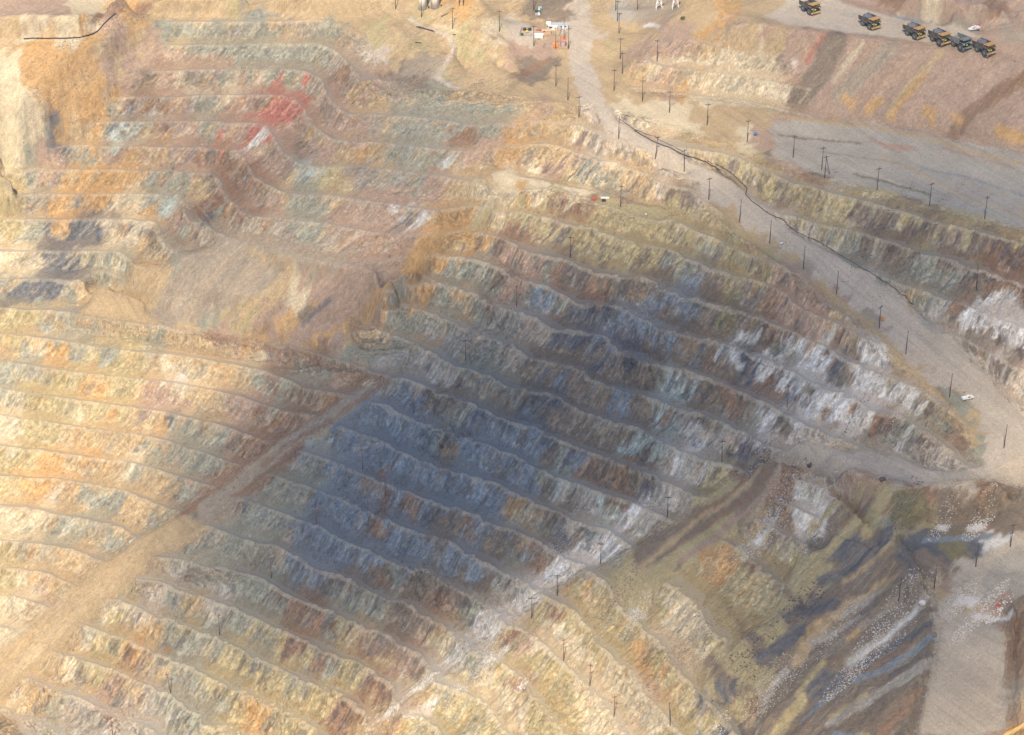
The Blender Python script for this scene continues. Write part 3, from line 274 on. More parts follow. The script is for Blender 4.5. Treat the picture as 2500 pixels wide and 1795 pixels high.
[1,1,1,1,1,1,1,1,1,1,0,4,4,4,4,4,4,0,0,0,0,12,4,4,12,12,12,12,10,10,10,10,5,15,15,5,5,5,5,5,5,5,5,5,4,12,12,4,4,12,4,12,12,12,5,12,12,6,6,6,6,6,12,5,12,12,8,12,16,12,12,8,10,10,10,10,10,10,13,13,13,13,4,4,4,4,12,12,8,8,8,8,8,8,8,8,8,8,8,8,8],
[0,0,1,1,0,1,1,1,0,1,1,0,0,0,4,4,4,0,0,0,0,0,0,10,12,4,10,10,12,10,10,4,4,14,14,5,5,5,5,5,5,5,5,12,12,12,12,4,12,4,4,12,12,12,12,12,12,12,5,6,6,6,5,5,12,12,12,16,16,12,12,8,10,10,10,10,10,13,13,13,4,4,4,4,4,12,12,3,8,8,8,3,3,3,3,8,3,3,8,8,8],
[0,0,0,0,0,0,0,0,0,1,1,0,0,4,4,0,0,0,0,0,0,7,4,4,4,4,10,12,12,10,10,4,10,0,0,5,5,5,5,5,5,5,5,12,12,12,12,12,4,4,7,7,12,12,12,12,6,6,5,6,6,5,5,12,5,5,12,16,16,12,12,12,10,10,7,13,13,13,13,13,4,12,12,4,4,12,12,12,12,12,3,3,3,3,3,3,3,3,3,3,8],
[3,3,3,3,3,3,3,3,2,2,0,2,2,4,0,0,0,1,4,4,4,7,4,4,4,4,12,12,12,10,12,10,10,0,0,5,5,5,5,5,5,5,15,15,15,15,4,4,4,4,7,7,12,7,6,6,6,5,5,6,5,5,12,12,5,5,12,12,16,12,12,3,10,10,7,13,13,4,4,4,13,12,12,3,3,12,12,3,12,12,0,3,0,3,3,3,3,3,3,3,3],
[3,3,3,3,3,3,3,2,2,2,2,0,0,2,2,0,0,1,4,4,7,4,4,4,0,0,10,10,8,12,12,10,12,12,12,12,12,0,15,15,15,4,15,15,15,4,4,4,4,4,7,7,7,7,6,12,6,6,6,5,5,5,5,5,5,5,12,12,3,3,3,3,3,0,13,13,13,4,4,4,12,12,12,12,12,3,3,3,3,3,0,0,0,0,3,3,3,0,0,0,3],
[1,3,3,3,3,3,3,3,3,2,2,0,0,2,2,0,0,0,0,2,4,4,4,4,0,0,10,10,10,10,4,12,12,4,4,10,0,0,15,15,4,15,15,15,15,4,15,15,15,4,4,7,10,10,12,6,6,8,6,5,5,12,12,5,5,5,12,3,3,3,0,3,0,13,13,4,13,4,4,12,12,12,12,3,12,3,3,3,3,3,0,0,0,0,0,0,0,0,0,0,0],
[1,1,1,1,1,1,1,3,3,3,3,0,0,3,0,0,0,0,0,0,6,10,0,0,0,0,10,10,10,4,8,4,4,4,4,10,10,0,4,15,15,15,4,0,15,15,15,15,15,4,15,15,15,10,4,4,8,8,8,12,12,12,12,12,4,4,12,3,3,3,0,0,13,13,13,13,4,3,3,12,12,12,3,3,12,12,3,3,3,15,15,15,15,15,0,0,0,0,0,0,0],
[1,1,1,1,1,1,1,3,3,3,3,3,1,3,3,2,3,0,10,10,10,10,0,0,0,0,0,0,4,8,8,4,4,8,8,4,4,4,4,4,4,4,0,0,15,15,15,4,4,15,15,15,5,5,4,8,12,12,12,4,4,12,12,12,3,3,4,3,3,3,0,0,13,13,13,3,3,3,12,12,12,12,3,12,3,3,3,3,3,3,15,15,15,15,15,15,0,15,0,15,15],
[1,1,1,1,1,1,1,3,3,3,3,3,3,3,2,3,3,0,10,10,10,1,1,1,0,0,0,1,1,10,10,8,8,8,8,10,0,0,0,0,4,4,4,15,4,4,0,4,10,10,10,4,5,5,8,12,12,12,12,3,3,3,3,4,3,3,3,3,0,0,13,13,13,13,3,3,3,3,3,3,3,3,3,12,3,3,3,3,3,3,15,15,15,15,15,15,15,15,15,15,15],
[1,1,1,1,1,1,1,3,3,3,3,3,2,2,2,3,3,3,0,0,1,1,1,0,0,0,1,1,1,10,8,2,2,2,2,10,2,0,0,0,4,4,4,4,4,4,0,4,4,10,10,10,10,4,8,12,12,3,3,3,3,3,3,3,3,3,3,0,0,0,13,13,13,13,3,3,3,3,3,3,3,3,3,12,15,15,3,3,15,15,15,15,15,15,15,15,15,15,15,15,15],
[4,1,1,4,4,4,4,3,3,3,3,3,3,2,3,3,3,3,0,0,1,0,1,0,0,0,10,2,2,10,2,2,12,2,2,2,2,2,2,2,4,4,2,4,4,0,0,4,4,12,12,10,10,4,12,12,3,3,3,3,3,3,3,3,3,3,0,0,0,0,13,13,12,12,3,3,3,15,15,3,3,15,15,15,15,15,15,15,15,15,15,15,15,15,15,15,15,15,15,15,15],
[4,4,4,4,4,4,4,4,4,2,2,3,3,3,4,4,3,3,4,4,0,0,0,0,10,10,3,3,10,10,10,1,1,10,10,10,10,10,10,10,4,4,2,2,4,4,4,4,4,12,10,10,4,4,12,12,3,3,3,3,3,3,3,3,3,3,13,13,13,0,13,3,3,12,3,8,12,12,15,15,15,15,15,15,15,15,15,15,15,15,15,15,15,15,15,15,15,15,15,15,15],
[0,0,0,0,0,0,0,4,4,2,2,4,4,4,3,3,3,3,4,4,0,0,0,4,4,3,7,0,0,0,0,1,10,7,7,7,7,10,10,10,10,0,12,4,4,4,4,4,4,10,10,10,0,0,3,3,3,3,3,3,3,3,3,3,3,12,13,13,13,13,13,3,3,12,10,8,12,12,15,15,15,15,15,15,15,15,15,15,15,15,15,15,15,15,15,15,15,15,15,15,15],
[3,3,0,0,0,0,3,0,0,4,4,4,4,4,0,0,0,0,0,0,0,0,7,7,7,7,7,0,0,0,0,7,7,7,7,7,7,10,10,10,10,10,12,2,2,0,0,4,4,8,8,8,0,3,8,3,8,3,3,3,3,3,3,0,12,12,13,13,13,3,13,3,3,10,10,8,12,12,15,15,15,15,15,15,15,15,15,15,15,15,15,15,15,15,15,15,15,15,15,10,10],
[3,3,3,3,3,3,3,0,4,4,4,4,0,0,0,0,0,0,0,7,7,7,7,7,7,7,7,0,0,7,7,7,7,4,7,7,8,8,8,10,0,1,1,0,0,2,2,2,2,8,8,3,3,3,8,8,8,8,3,0,0,0,0,13,0,13,3,3,12,12,3,3,12,10,15,15,15,15,15,15,15,15,15,15,15,15,15,15,15,15,15,15,10,10,10,10,10,10,10,10,10],
[3,3,3,3,3,3,3,3,3,0,4,4,0,0,0,0,0,0,0,0,7,7,7,7,7,7,7,7,7,7,7,7,4,4,7,10,10,10,10,10,11,0,0,2,2,3,2,3,3,1,3,3,3,3,8,1,1,1,4,4,0,0,0,13,13,13,3,3,12,12,3,3,12,15,15,15,15,15,15,15,15,15,15,15,15,15,15,15,15,15,10,10,10,10,10,10,10,10,10,10,10],
[6,6,6,6,6,6,6,6,4,0,0,4,0,0,0,0,0,0,0,0,4,7,7,7,7,7,7,7,7,7,7,4,4,4,7,10,10,10,10,10,11,11,10,10,2,0,3,1,1,1,1,2,1,1,3,1,1,1,4,4,0,0,0,13,13,13,3,0,3,3,1,10,10,10,15,15,15,15,15,15,15,15,15,15,15,15,10,10,10,10,2,10,10,10,10,10,10,10,10,10,10],
[4,6,6,6,6,4,6,6,6,6,4,0,0,0,0,0,0,0,0,0,4,7,7,7,7,7,7,8,8,10,10,4,4,4,10,10,10,10,10,10,10,10,10,10,10,0,0,1,1,1,1,2,1,1,3,3,4,4,4,0,0,0,0,0,3,3,0,0,3,0,1,10,10,10,15,15,15,15,15,15,15,15,15,15,15,15,10,10,7,2,2,10,10,10,10,10,10,10,10,10,10],
[4,4,4,4,4,4,4,4,6,6,6,6,0,0,0,4,4,0,0,4,4,12,12,7,7,7,8,8,8,10,0,4,4,4,0,0,10,10,10,10,10,10,4,10,10,0,0,0,0,1,1,1,1,1,10,0,4,4,13,0,13,0,0,1,3,3,0,0,0,0,1,10,10,10,15,15,15,15,15,15,15,15,15,15,15,15,10,7,7,2,7,7,7,10,10,10,10,10,10,10,10],
[1,1,4,4,1,1,1,1,6,6,6,6,4,4,4,1,4,0,12,4,4,4,4,4,4,8,8,10,10,0,0,4,4,3,3,3,10,7,7,7,4,4,4,10,10,0,0,0,0,1,1,1,1,10,10,0,10,13,13,1,1,1,0,1,1,3,1,0,0,0,1,10,10,15,10,15,15,15,15,15,2,10,10,10,2,2,10,10,10,10,10,7,10,10,10,10,10,10,10,10,10],
[1,1,1,1,1,1,1,1,6,6,6,1,1,1,1,4,1,0,12,4,10,4,4,4,4,12,12,10,8,0,0,14,14,3,3,3,7,7,7,0,4,4,4,4,4,10,10,10,10,2,2,2,0,0,0,0,10,13,13,1,1,1,1,1,1,1,1,0,0,0,0,0,0,10,10,10,10,10,2,2,2,7,7,10,2,2,10,10,10,10,7,10,10,10,10,10,10,10,10,10,10],
[3,3,3,3,1,3,4,4,6,6,6,6,6,1,1,1,1,12,12,4,10,4,4,12,12,12,12,8,8,10,10,14,14,10,10,0,2,2,0,4,4,4,4,4,4,8,8,10,10,10,2,2,0,0,0,0,1,1,0,1,1,1,1,1,1,1,0,0,0,0,0,0,0,10,10,10,10,10,10,2,2,7,7,10,10,10,10,10,10,7,10,10,10,10,10,10,10,10,10,10,10],
[3,3,3,3,3,3,4,4,6,2,6,6,6,1,1,6,1,1,2,10,10,4,0,12,12,12,8,8,8,10,10,12,10,10,10,0,10,10,7,4,4,4,4,4,4,4,4,4,4,4,10,2,0,0,0,0,1,0,0,1,1,1,1,1,1,1,0,0,0,0,0,0,0,1,1,10,10,10,10,10,10,7,10,10,10,10,10,10,10,10,10,10,10,10,10,10,10,10,10,10,10],
[3,3,3,3,3,3,7,2,2,2,2,6,6,6,6,1,1,2,2,10,10,0,0,12,12,8,8,8,10,10,10,12,10,0,10,10,10,10,7,0,4,4,4,4,4,4,4,4,4,4,4,0,10,10,0,0,0,0,0,1,1,1,1,1,1,1,0,1,1,1,1,1,1,1,1,10,10,10,10,10,10,10,10,10,10,10,10,10,10,10,10,10,10,7,7,7,10,7,10,10,10],
[0,3,3,0,0,3,4,7,7,2,2,2,2,2,2,1,1,4,4,4,4,0,0,12,8,8,8,8,10,10,10,12,0,0,10,10,0,0,0,0,4,4,4,4,4,4,4,4,0,0,0,0,0,10,0,0,0,0,0,0,1,0,0,0,10,2,1,1,1,1,1,1,1,1,10,10,10,12,10,13,13,7,10,10,10,10,10,13,7,7,7,10,10,7,10,10,7,7,7,10,10],
[0,0,0,1,0,3,4,4,10,0,2,2,2,2,2,2,1,4,4,4,4,0,10,12,8,8,10,10,10,10,10,10,0,10,10,10,0,10,0,7,7,7,4,4,4,0,0,0,0,0,0,0,0,0,0,0,0,0,0,0,0,0,0,0,10,2,1,1,1,1,1,1,1,1,12,12,12,10,10,13,13,7,7,13,7,7,7,13,7,7,7,7,10,7,10,7,7,7,7,7,7],
[1,1,1,1,1,1,4,10,10,10,0,2,2,2,2,2,2,10,10,4,10,10,10,12,8,8,10,10,9,10,10,10,0,10,10,10,0,0,10,7,7,12,12,4,4,0,0,0,0,0,0,0,0,0,0,0,0,0,0,0,0,0,0,10,10,0,0,2,1,1,0,0,1,0,0,0,12,10,10,13,13,7,7,13,7,7,13,13,7,10,10,10,8,10,10,7,7,7,7,10,7],
[1,1,1,1,1,1,1,1,6,6,4,4,4,10,10,10,10,0,0,10,10,10,9,9,8,10,9,9,10,10,10,10,10,10,10,10,0,10,10,10,12,12,12,4,4,0,0,0,0,0,0,0,12,0,0,0,0,0,0,0,0,0,10,10,10,10,0,0,0,0,0,0,10,10,0,0,12,10,10,13,13,10,7,7,7,7,7,1,10,10,10,10,8,8,10,10,7,7,7,7,10],
[1,1,1,1,1,1,1,1,2,2,0,0,2,4,14,10,14,0,10,10,10,10,4,4,10,10,9,9,9,9,9,9,10,10,10,10,7,7,10,12,12,7,7,7,3,0,0,0,0,0,0,12,12,12,0,0,0,0,0,0,0,0,10,10,10,10,10,2,0,10,10,0,10,0,0,13,15,12,10,10,10,10,10,7,13,10,10,1,1,10,10,10,8,8,10,10,10,10,10,10,10],
[1,1,1,1,1,1,2,2,2,2,2,2,2,2,6,14,4,4,8,10,10,10,4,4,10,10,10,9,9,9,9,9,7,7,10,8,7,10,10,0,12,7,7,7,3,0,0,0,0,0,0,12,12,12,0,0,0,0,0,0,0,0,10,10,10,10,10,2,2,2,10,0,0,0,13,13,15,15,10,10,10,10,10,10,8,10,10,1,1,10,10,10,8,8,10,10,10,10,10,10,10],
[1,1,0,0,1,0,2,2,2,2,2,2,2,0,2,6,8,8,8,10,10,4,4,4,10,10,9,9,9,9,9,9,7,7,8,8,7,7,13,0,0,0,7,7,0,0,0,0,0,0,0,12,12,12,0,0,0,0,0,0,0,10,10,10,10,10,10,0,0,2,2,0,0,0,0,13,15,15,13,13,10,10,10,8,8,8,10,1,1,10,10,10,10,8,10,10,10,10,10,10,10],
[0,0,0,0,0,0,2,2,2,2,2,2,2,10,10,10,12,12,10,10,10,1,1,10,1,1,10,10,9,9,9,9,7,7,8,7,7,13,13,0,0,3,3,0,0,0,0,3,0,0,0,12,12,12,12,0,0,0,0,0,0,10,10,10,10,10,0,0,0,2,2,0,0,0,0,13,15,15,13,13,10,10,10,8,8,8,10,1,1,10,10,10,8,8,10,10,10,10,10,10,10],
[0,0,0,0,0,0,1,1,1,1,1,2,2,0,0,10,12,12,10,10,1,7,7,10,1,10,10,10,9,9,4,4,7,7,7,7,7,13,3,3,0,0,3,0,0,3,3,3,0,0,10,12,12,10,12,0,0,0,0,0,0,10,10,0,10,0,0,0,0,2,2,0,0,0,0,13,15,15,15,13,10,10,10,8,8,8,10,1,1,10,10,10,8,8,8,10,10,10,10,10,10],
[0,0,0,0,10,10,10,10,10,10,1,2,2,10,10,10,10,10,10,10,10,7,7,7,4,4,4,4,4,4,4,4,7,4,7,7,7,3,3,0,0,0,0,0,0,3,3,0,1,0,10,10,10,10,10,0,0,0,0,0,0,0,10,10,10,0,0,0,0,2,0,0,0,0,0,13,15,15,15,13,10,10,10,8,8,8,10,1,1,1,10,10,8,8,8,10,10,10,10,10,10],
[0,0,0,10,10,10,10,10,10,10,1,1,1,10,10,0,10,10,10,3,4,4,4,4,4,4,4,4,4,4,4,4,4,4,7,0,0,3,3,0,0,0,0,0,0,3,3,0,1,1,10,10,10,10,10,0,0,0,0,0,0,0,0,0,10,0,0,0,0,2,2,0,0,0,0,13,13,15,15,13,13,10,10,10,8,8,10,1,1,1,10,10,10,8,8,10,10,10,10,10,10],
[10,10,10,10,10,10,10,10,10,10,1,1,1,2,2,2,0,10,4,3,3,4,4,4,4,4,4,4,4,4,7,4,4,4,4,0,0,3,3,0,0,3,0,0,0,2,3,0,1,1,13,13,13,10,10,0,0,0,0,0,0,0,0,0,10,0,0,0,0,2,2,0,0,0,0,13,15,15,15,13,13,10,10,10,8,8,10,10,1,1,10,10,10,8,8,10,10,10,10,10,10],
[10,10,10,10,10,10,10,10,10,1,1,1,1,10,2,2,2,0,4,4,4,4,4,4,7,7,4,4,0,0,7,7,4,4,0,0,0,0,3,0,0,0,3,0,0,2,2,0,0,1,13,13,13,0,0,0,13,0,13,0,0,0,0,0,10,0,0,0,0,2,2,0,0,0,0,13,15,15,15,13,13,10,10,10,8,10,10,10,1,10,10,10,10,8,8,10,10,10,10,10,10],
[10,10,10,10,10,10,10,10,10,1,1,1,1,2,2,2,0,0,0,0,0,0,0,0,3,7,4,4,0,0,0,0,0,0,0,0,0,0,0,0,0,3,3,0,0,2,2,0,0,1,13,13,13,0,0,13,13,13,13,0,0,0,0,10,7,7,0,0,0,2,2,0,0,0,0,13,13,15,15,13,13,10,10,10,8,8,10,10,1,10,10,10,10,10,8,10,10,10,10,10,10],
[10,10,10,10,10,10,10,10,10,1,1,1,1,2,2,2,2,0,0,0,0,0,0,0,3,3,0,0,0,0,0,0,0,0,0,0,0,0,0,0,0,3,3,0,2,2,2,0,0,0,13,13,0,0,0,13,13,13,0,0,0,0,7,7,7,7,0,0,0,2,2,0,0,0,0,13,13,15,15,13,13,10,10,10,8,8,10,10,10,1,10,10,10,10,8,8,10,10,10,10,10],
[10,10,10,10,10,10,10,10,10,1,1,1,1,2,2,2,0,0,0,0,0,0,0,0,3,3,0,0,0,0,0,0,0,0,0,0,0,0,0,0,0,3,3,0,2,2,2,0,0,0,13,13,0,0,0,13,13,13,0,0,0,15,7,7,7,0,0,0,0,2,2,0,0,0,0,13,13,15,15,13,13,10,10,10,10,8,10,10,10,1,10,10,10,10,8,8,10,10,10,10,10],
[10,10,10,10,10,10,10,10,10,1,1,1,1,2,2,2,2,0,0,0,0,0,0,3,3,0,0,0,0,0,0,0,0,0,0,0,0,0,0,0,0,3,3,0,0,2,0,0,0,0,0,0,12,12,12,12,13,13,0,0,15,15,7,7,7,7,0,0,0,2,2,0,0,0,0,0,13,15,15,13,13,10,10,10,10,8,10,10,1,1,10,10,10,10,8,8,10,10,10,10,10]])
POLYS = [
(13,4.7,[(192.4,1079.1),(248.1,1066.4),(220.4,1031.7),(172.8,1054.4)]),
(13,1.1,[(156.6,1125.3),(178.1,1120.9),(196,1108.2),(226,1090.4),(245.5,1078.9),(224,1076.3),(216.3,1077.4),(177.8,1086.2),(145.9,1095.7),(133.1,1108.7)]),
(12,2.1,[(132.7,815.8),(153.9,815.7),(169.2,796.5),(181.1,745.9),(161.2,671.6),(104.6,718.7),(111.5,740.2),(98.2,746.5),(109.8,761.6),(128.3,787),(149.6,796.1)]),
(10,2.6,[(144.8,1094.5),(264,1060.2),(259.1,1015),(185.9,1050.6),(154,1058.5),(157.6,1068.9),(143.6,1085.1)]),
(15,2.1,[(134.6,1055.4),(153.9,1057),(185.8,1049.4),(213.7,1038.7),(239.9,1021),(258.9,1013.9),(247.2,948.6),(230.2,959.8),(181.8,989.7),(154.8,1005),(135.7,1020.8)]),
(10,3.4,[(-119.4,984.3),(-74.3,995.7),(-51.1,1011.5),(-32,1028.4),(-15,1035.2),(-40.5,1029.2),(-61.9,1023),(-86.9,1007.9),(-104.3,997.4),(-121.8,992.2)]),
(6,0.9,[(-232.4,1064.9),(-228.2,1067.8),(-221.6,1068.5),(-221.4,1059.2),(-237.2,1058.7)]),
(6,0.9,[(-251.6,1050.6),(-246.8,1055.3),(-233.3,1053.9),(-234.5,1051.6),(-240.9,1050.5),(-230.5,1043.6),(-235.4,1039.6),(-247.8,1041.9)]),
(6,0.9,[(-268.5,1039),(-259.5,1040.9),(-259.8,1037.7),(-265.2,1036.1),(-272.9,1032.9),(-271.6,1037)]),
(6,0.6,[(-274.4,1030.8),(-261.9,1036.1),(-250.8,1037.1),(-261.3,1031.8),(-274,1028.5)]),
(1,1.3,[(-277.5,1114.4),(-270.1,1119.4),(-264.6,1119.8),(-271,1107.2),(-272.3,1089.9),(-278.6,1087.2)]),
(2,1.1,[(-242.4,1080.5),(-231.7,1090.9),(-232.4,1088.3),(-236,1085.1)]),
(2,1.1,[(-219.3,1085.5),(-205.8,1090),(-202.4,1090),(-210.3,1085.5)]),
(2,1.1,[(-246,1069.6),(-239.9,1076.6),(-237.7,1076.7),(-244.8,1067.3)]),
(1,1.1,[(-225.6,1076.3),(-212.2,1082),(-205.6,1081.8),(-214.3,1075.7)]),
(14,1.1,[(-195.1,1073),(-190.9,1078.1),(-183.1,1080.8),(-179.9,1072.8),(-184.3,1068.8)]),
(9,1.1,[(-125.8,1112.8),(-122.7,1119.9),(-114.8,1120.1),(-115.1,1108.1),(-119.4,1104.1)]),
(9,0.9,[(-116.3,1126),(-112.9,1129.7),(-109.3,1127.1),(-113.8,1123.4)]),
(9,0.9,[(-133.8,1112.1),(-131.2,1120.1),(-123.9,1119.6),(-125.7,1110.6),(-130.2,1109.3)]),
(8,0.9,[(-142,1118.9),(-137.6,1121.1),(-131.9,1120.7),(-135.2,1116.5),(-140.1,1115.7)]),
(9,0.9,[(-163.2,1100.6),(-161.7,1108.3),(-158.2,1107.7),(-160.3,1101.4)]),
(9,0.6,[(-147.5,1095.5),(-135.5,1105.6),(-134.2,1103.6),(-145.1,1094.4)]),
(8,0.9,[(-174.6,1093.8),(-172.9,1097.5),(-165.5,1096.4),(-166.7,1092.8),(-171.1,1090.8)]),
(11,0.9,[(-154,1091.7),(-134.2,1103.6),(-132.4,1095.3),(-147,1091)]),
(15,0.9,[(-195.8,1114.7),(-182.3,1112.4),(-191.1,1110.7),(-202.4,1111.9)]),
(2,0.9,[(-195.4,1104.6),(-182,1109.7),(-184.2,1106.2),(-191.9,1102.8)]),
(8,0.9,[(-214.9,1115.9),(-207.2,1119.6),(-210.4,1116.1),(-213.7,1112.5)]),
(4,0.6,[(-223.5,1112.5),(-216,1118.4),(-213.9,1118.4),(-221.4,1111.3)]),
(14,0.9,[(-221,1102.6),(-220.6,1108.1),(-218.8,1102.6)]),
(1,1.1,[(71.2,1093.4),(74.9,1106.7),(98.3,1096.6),(119.5,1093),(140.5,1084.9),(129.9,1081.8),(115.2,1087.7),(87.4,1096.2)]),
(1,1.3,[(129.7,1074.9),(133.9,1076.6),(147.3,1072),(139.9,1068.2),(129.6,1072.6)]),
(11,0.4,[(146.6,1080.8),(148.4,1083.8),(150.9,1082.5),(147.7,1080.1)]),
(2,1.1,[(183.2,1056.1),(186.5,1059.7),(195.7,1057.5),(191.4,1055),(185.3,1054.4)]),
(10,1.1,[(179.3,1037.2),(209.3,1026.6),(198.5,1023.7)]),
(14,0.9,[(-105,1053.9),(-99.7,1057.6),(-97.9,1055.4),(-102.8,1051.9)]),
(10,1.7,[(-96.2,1022.2),(-79.1,1024.4),(-53.4,1031.5),(-61.9,1023),(-85.3,1017.8)]),
(11,1.1,[(-56.5,1022.5),(-46.9,1027.3),(-40.5,1025.2),(-49,1022.5),(-57.5,1020.1)]),
(6,0.4,[(-66.1,1021.1),(-51.2,1028.3),(-49.1,1027.1),(-63.9,1020)]),
(14,0.6,[(-37.7,1052.8),(-28,1055),(-26.9,1054.1),(-35.5,1050.4)]),
(11,0.6,[(-37.7,1051.5),(-28.4,1054.8),(-28,1053.6),(-35.5,1049.9)]),
(6,0.6,[(-110.8,994.5),(-96.7,999),(-90.2,999.4),(-96.7,997.2),(-109,993.7)]),
(8,0.6,[(-139.5,999.1),(-128.4,998.5),(-121.8,997.8),(-130.6,997.5)]),
(10,1.7,[(-82.6,985.5),(-84.8,990.4),(-67.8,995.1),(-65.8,991.5),(-78.7,991.9)]),
(2,1.7,[(-57.4,1008.3),(-34.2,1032.5),(-15,1034.4),(-32,1018.6),(-44.7,1012.1),(-53,1001.8)]),
(7,1.3,[(-166.2,1018.9),(-157.9,1031.5),(-139.8,1024.5),(-117.5,1013.9),(-130.6,1008.4),(-157.4,1009.5),(-184,1009.9),(-195.7,1021),(-179.8,1017.9)]),
(8,1.7,[(-153.9,1089.5),(-144.1,1084),(-144.3,1057.9),(-164.7,1058.1),(-170.5,1048.4),(-179.1,1064.3),(-170.3,1068.1),(-157.1,1074.7)]),
(6,0.9,[(-166.2,1050.7),(-164.7,1058.1),(-159,1057.3),(-159.4,1050),(-163.5,1046.5)]),
(4,2.6,[(-135.2,921.6),(-101.9,935.1),(-93,921.2),(-125.3,897.8),(-158.5,894.4)]),
(4,4.3,[(-143.8,921.1),(-127.1,927.6),(-99.8,935.1),(-93,921.2),(-113.1,905),(-141.7,892.1),(-158.5,894.4),(-167.3,899.4)]),
(7,2.1,[(-127.7,939.9),(-110.8,943.4),(-127.1,927.6),(-155.6,910.5),(-197.2,895.2),(-209.7,894.1),(-176.8,911.8)]),
(0,3,[(-169.8,926.7),(-151.5,912.8),(-197.2,895.2),(-233.8,875.1),(-260.4,851.8),(-265.1,882.9),(-223.6,902.3)]),
(11,0.6,[(-178.5,988.2),(-174.3,990.3),(-169.8,988.8),(-176,985)]),
(1,0.9,[(-164.3,988.1),(-161.1,989.7),(-152.1,986.6),(-156.5,985.5)]),
(4,0.9,[(-168.1,962.1),(-163.7,964.4),(-150.4,959.9),(-159.1,958.6)]),
(4,0.9,[(-185.3,956.8),(-178.8,960.3),(-172.1,957.6),(-180.8,954)]),
(4,0.6,[(-203.4,949.6),(-195.8,952.6),(-191.4,950.9),(-200,948.3)]),
(2,0.6,[(-216.1,976.1),(-207.2,977),(-206,976.3),(-214.9,975.4)]),
(2,0.6,[(-230,970.1),(-223.3,971.8),(-221,971.1),(-227.5,968.3)]),
(2,0.6,[(-247.7,959.8),(-238,963.4),(-236.9,962.7),(-246.6,959)]),
(2,0.6,[(-254.6,950.9),(-249.4,954.1),(-248.2,953.5),(-253.5,950.3)]),
(2,0.6,[(-240.4,993.5),(-233.6,995.8),(-232.6,995.4),(-239.3,992.5)]),
(8,2.1,[(-128.8,958.8),(-77.8,966.9),(-60.8,966.5),(-66.9,960.5),(-94.3,952.8),(-102.7,950.1),(-106.3,938.5),(-127,925.9),(-144,926.8),(-173.7,923),(-161.8,933.5),(-145.2,945.4)]),
(6,0.6,[(-140.6,923.2),(-130.1,924.2),(-135,918),(-141.7,920.9)]),
(11,0.9,[(76.3,876),(85.8,874.1),(90.4,871.5),(85.6,869.3),(77.8,865.5),(73.1,867.7)]),
(15,1.1,[(76.7,887.1),(88.5,890.1),(103.5,884.1),(98.3,874.6),(85.8,875.7)]),
(15,1.3,[(60.5,863.7),(72.2,868.6),(83.3,861.2),(75.6,856.3),(68,857.5)]),
(11,0.9,[(59.7,867.9),(66.5,871.1),(66.8,867.5),(62.6,866.9)]),
(11,0.9,[(55.4,851.9),(61.2,855.1),(62.1,852.1),(58.2,850.4)]),
(11,0.9,[(28.3,852.3),(35.2,856),(46.7,850.5),(42.7,845.4),(35,846.1)]),
(15,0.9,[(15.6,849.6),(22.4,851.3),(33,843.1),(25.2,838),(18.5,843.2)]),
(11,0.9,[(0,840.8),(9.8,844.4),(16.5,836.8),(5.8,830),(0,831.8)]),
(11,0.6,[(-22.4,828.5),(-13.6,835.5),(-5.8,830.8),(-11.6,823.3),(-19.4,822.7)]),
(11,0.6,[(-35.3,819.2),(-27.1,820.1),(-21.7,818.6),(-24.2,815.8),(-31,816)]),
(1,0.6,[(-46.5,810.1),(-37.7,813.2),(-32.9,812.8),(-36.5,805.7),(-45.4,806.7)]),
(11,0.6,[(-64,804.6),(-55.8,800.4),(-51.4,810.2),(-51.1,803.8),(-59.9,799.9)]),
(11,1.1,[(114.7,908.4),(118.6,911.8),(122.4,909.8),(120.4,907.5)]),
(11,0.9,[(119.4,907.6),(122.4,910.5),(122.7,906.4)]),
(11,1.1,[(124.3,909.6),(130.8,917.9),(133.5,915.2),(126.2,908.9)]),
(11,1.3,[(157.2,889.4),(165.3,891.1),(169.8,888.4),(162.4,884.9)]),
(11,1.3,[(168.3,878.5),(173.2,884.5),(182.1,880.2),(174.5,874.9)]),
(11,1.1,[(177.4,868.2),(187.2,875.9),(189.7,872.9),(183.2,868.5)]),
(11,1.3,[(146.5,875.2),(154.7,884.2),(156.9,878.5),(150.8,871.3)]),
(11,1.3,[(154,865.2),(159.6,876.4),(167.5,872.3),(160.3,862.3)]),
(8,1.1,[(157.6,874.7),(159,880.1),(163.3,876.4),(161.3,873.7)]),
(8,1.3,[(164.1,863.4),(168.2,870.5),(181.1,866.4),(175,861.7),(167.2,857.5)]),
(11,0.6,[(173.8,850),(184.9,860.6),(185.6,858.5),(179.2,848.8)]),
(11,1.1,[(210.6,910.7),(220.5,916.8),(227.6,914),(223,905.8),(213.7,905.5)]),
(11,0.9,[(221.9,897.3),(241,900.4),(240.1,896.3),(232.8,895.5)]),
(8,1.1,[(205.2,914),(211.7,922.5),(221.1,921.5),(214.6,914.3)]),
(8,1.3,[(224.8,921.3),(235.8,932.7),(239.7,927.9),(233.9,919.1)]),
(14,0.9,[(77.4,905.1),(89.7,916.5),(93.5,913.6),(83.4,905.5)]),
(14,0.9,[(50.6,892.5),(62.5,897.9),(67.2,893.5),(59.2,887.6)]),
(11,0.6,[(80.9,892.2),(88.8,895.3),(91.5,892.2),(86.5,888.8)]),
(1,0.9,[(-7.9,874.1),(4,881.6),(9.9,879),(1,873.3)]),
(2,1.1,[(-6,884),(0,887.1),(9.9,882.7),(-2,878.9)]),
(16,1.1,[(138.1,889.5),(141.4,895.3),(141.9,890)]),
(6,2.1,[(122.8,830.3),(170,804.1),(168.5,798.5),(155.5,794),(147.8,803.7)]),
(11,1.1,[(108.6,834.1),(117.7,835.1),(119,840.5),(122.5,839),(120.4,833.7),(112.1,830.3)]),
(8,1.7,[(123.4,847.5),(128,863.2),(132.6,847.5),(128.8,841.6),(119.9,842.2)]),
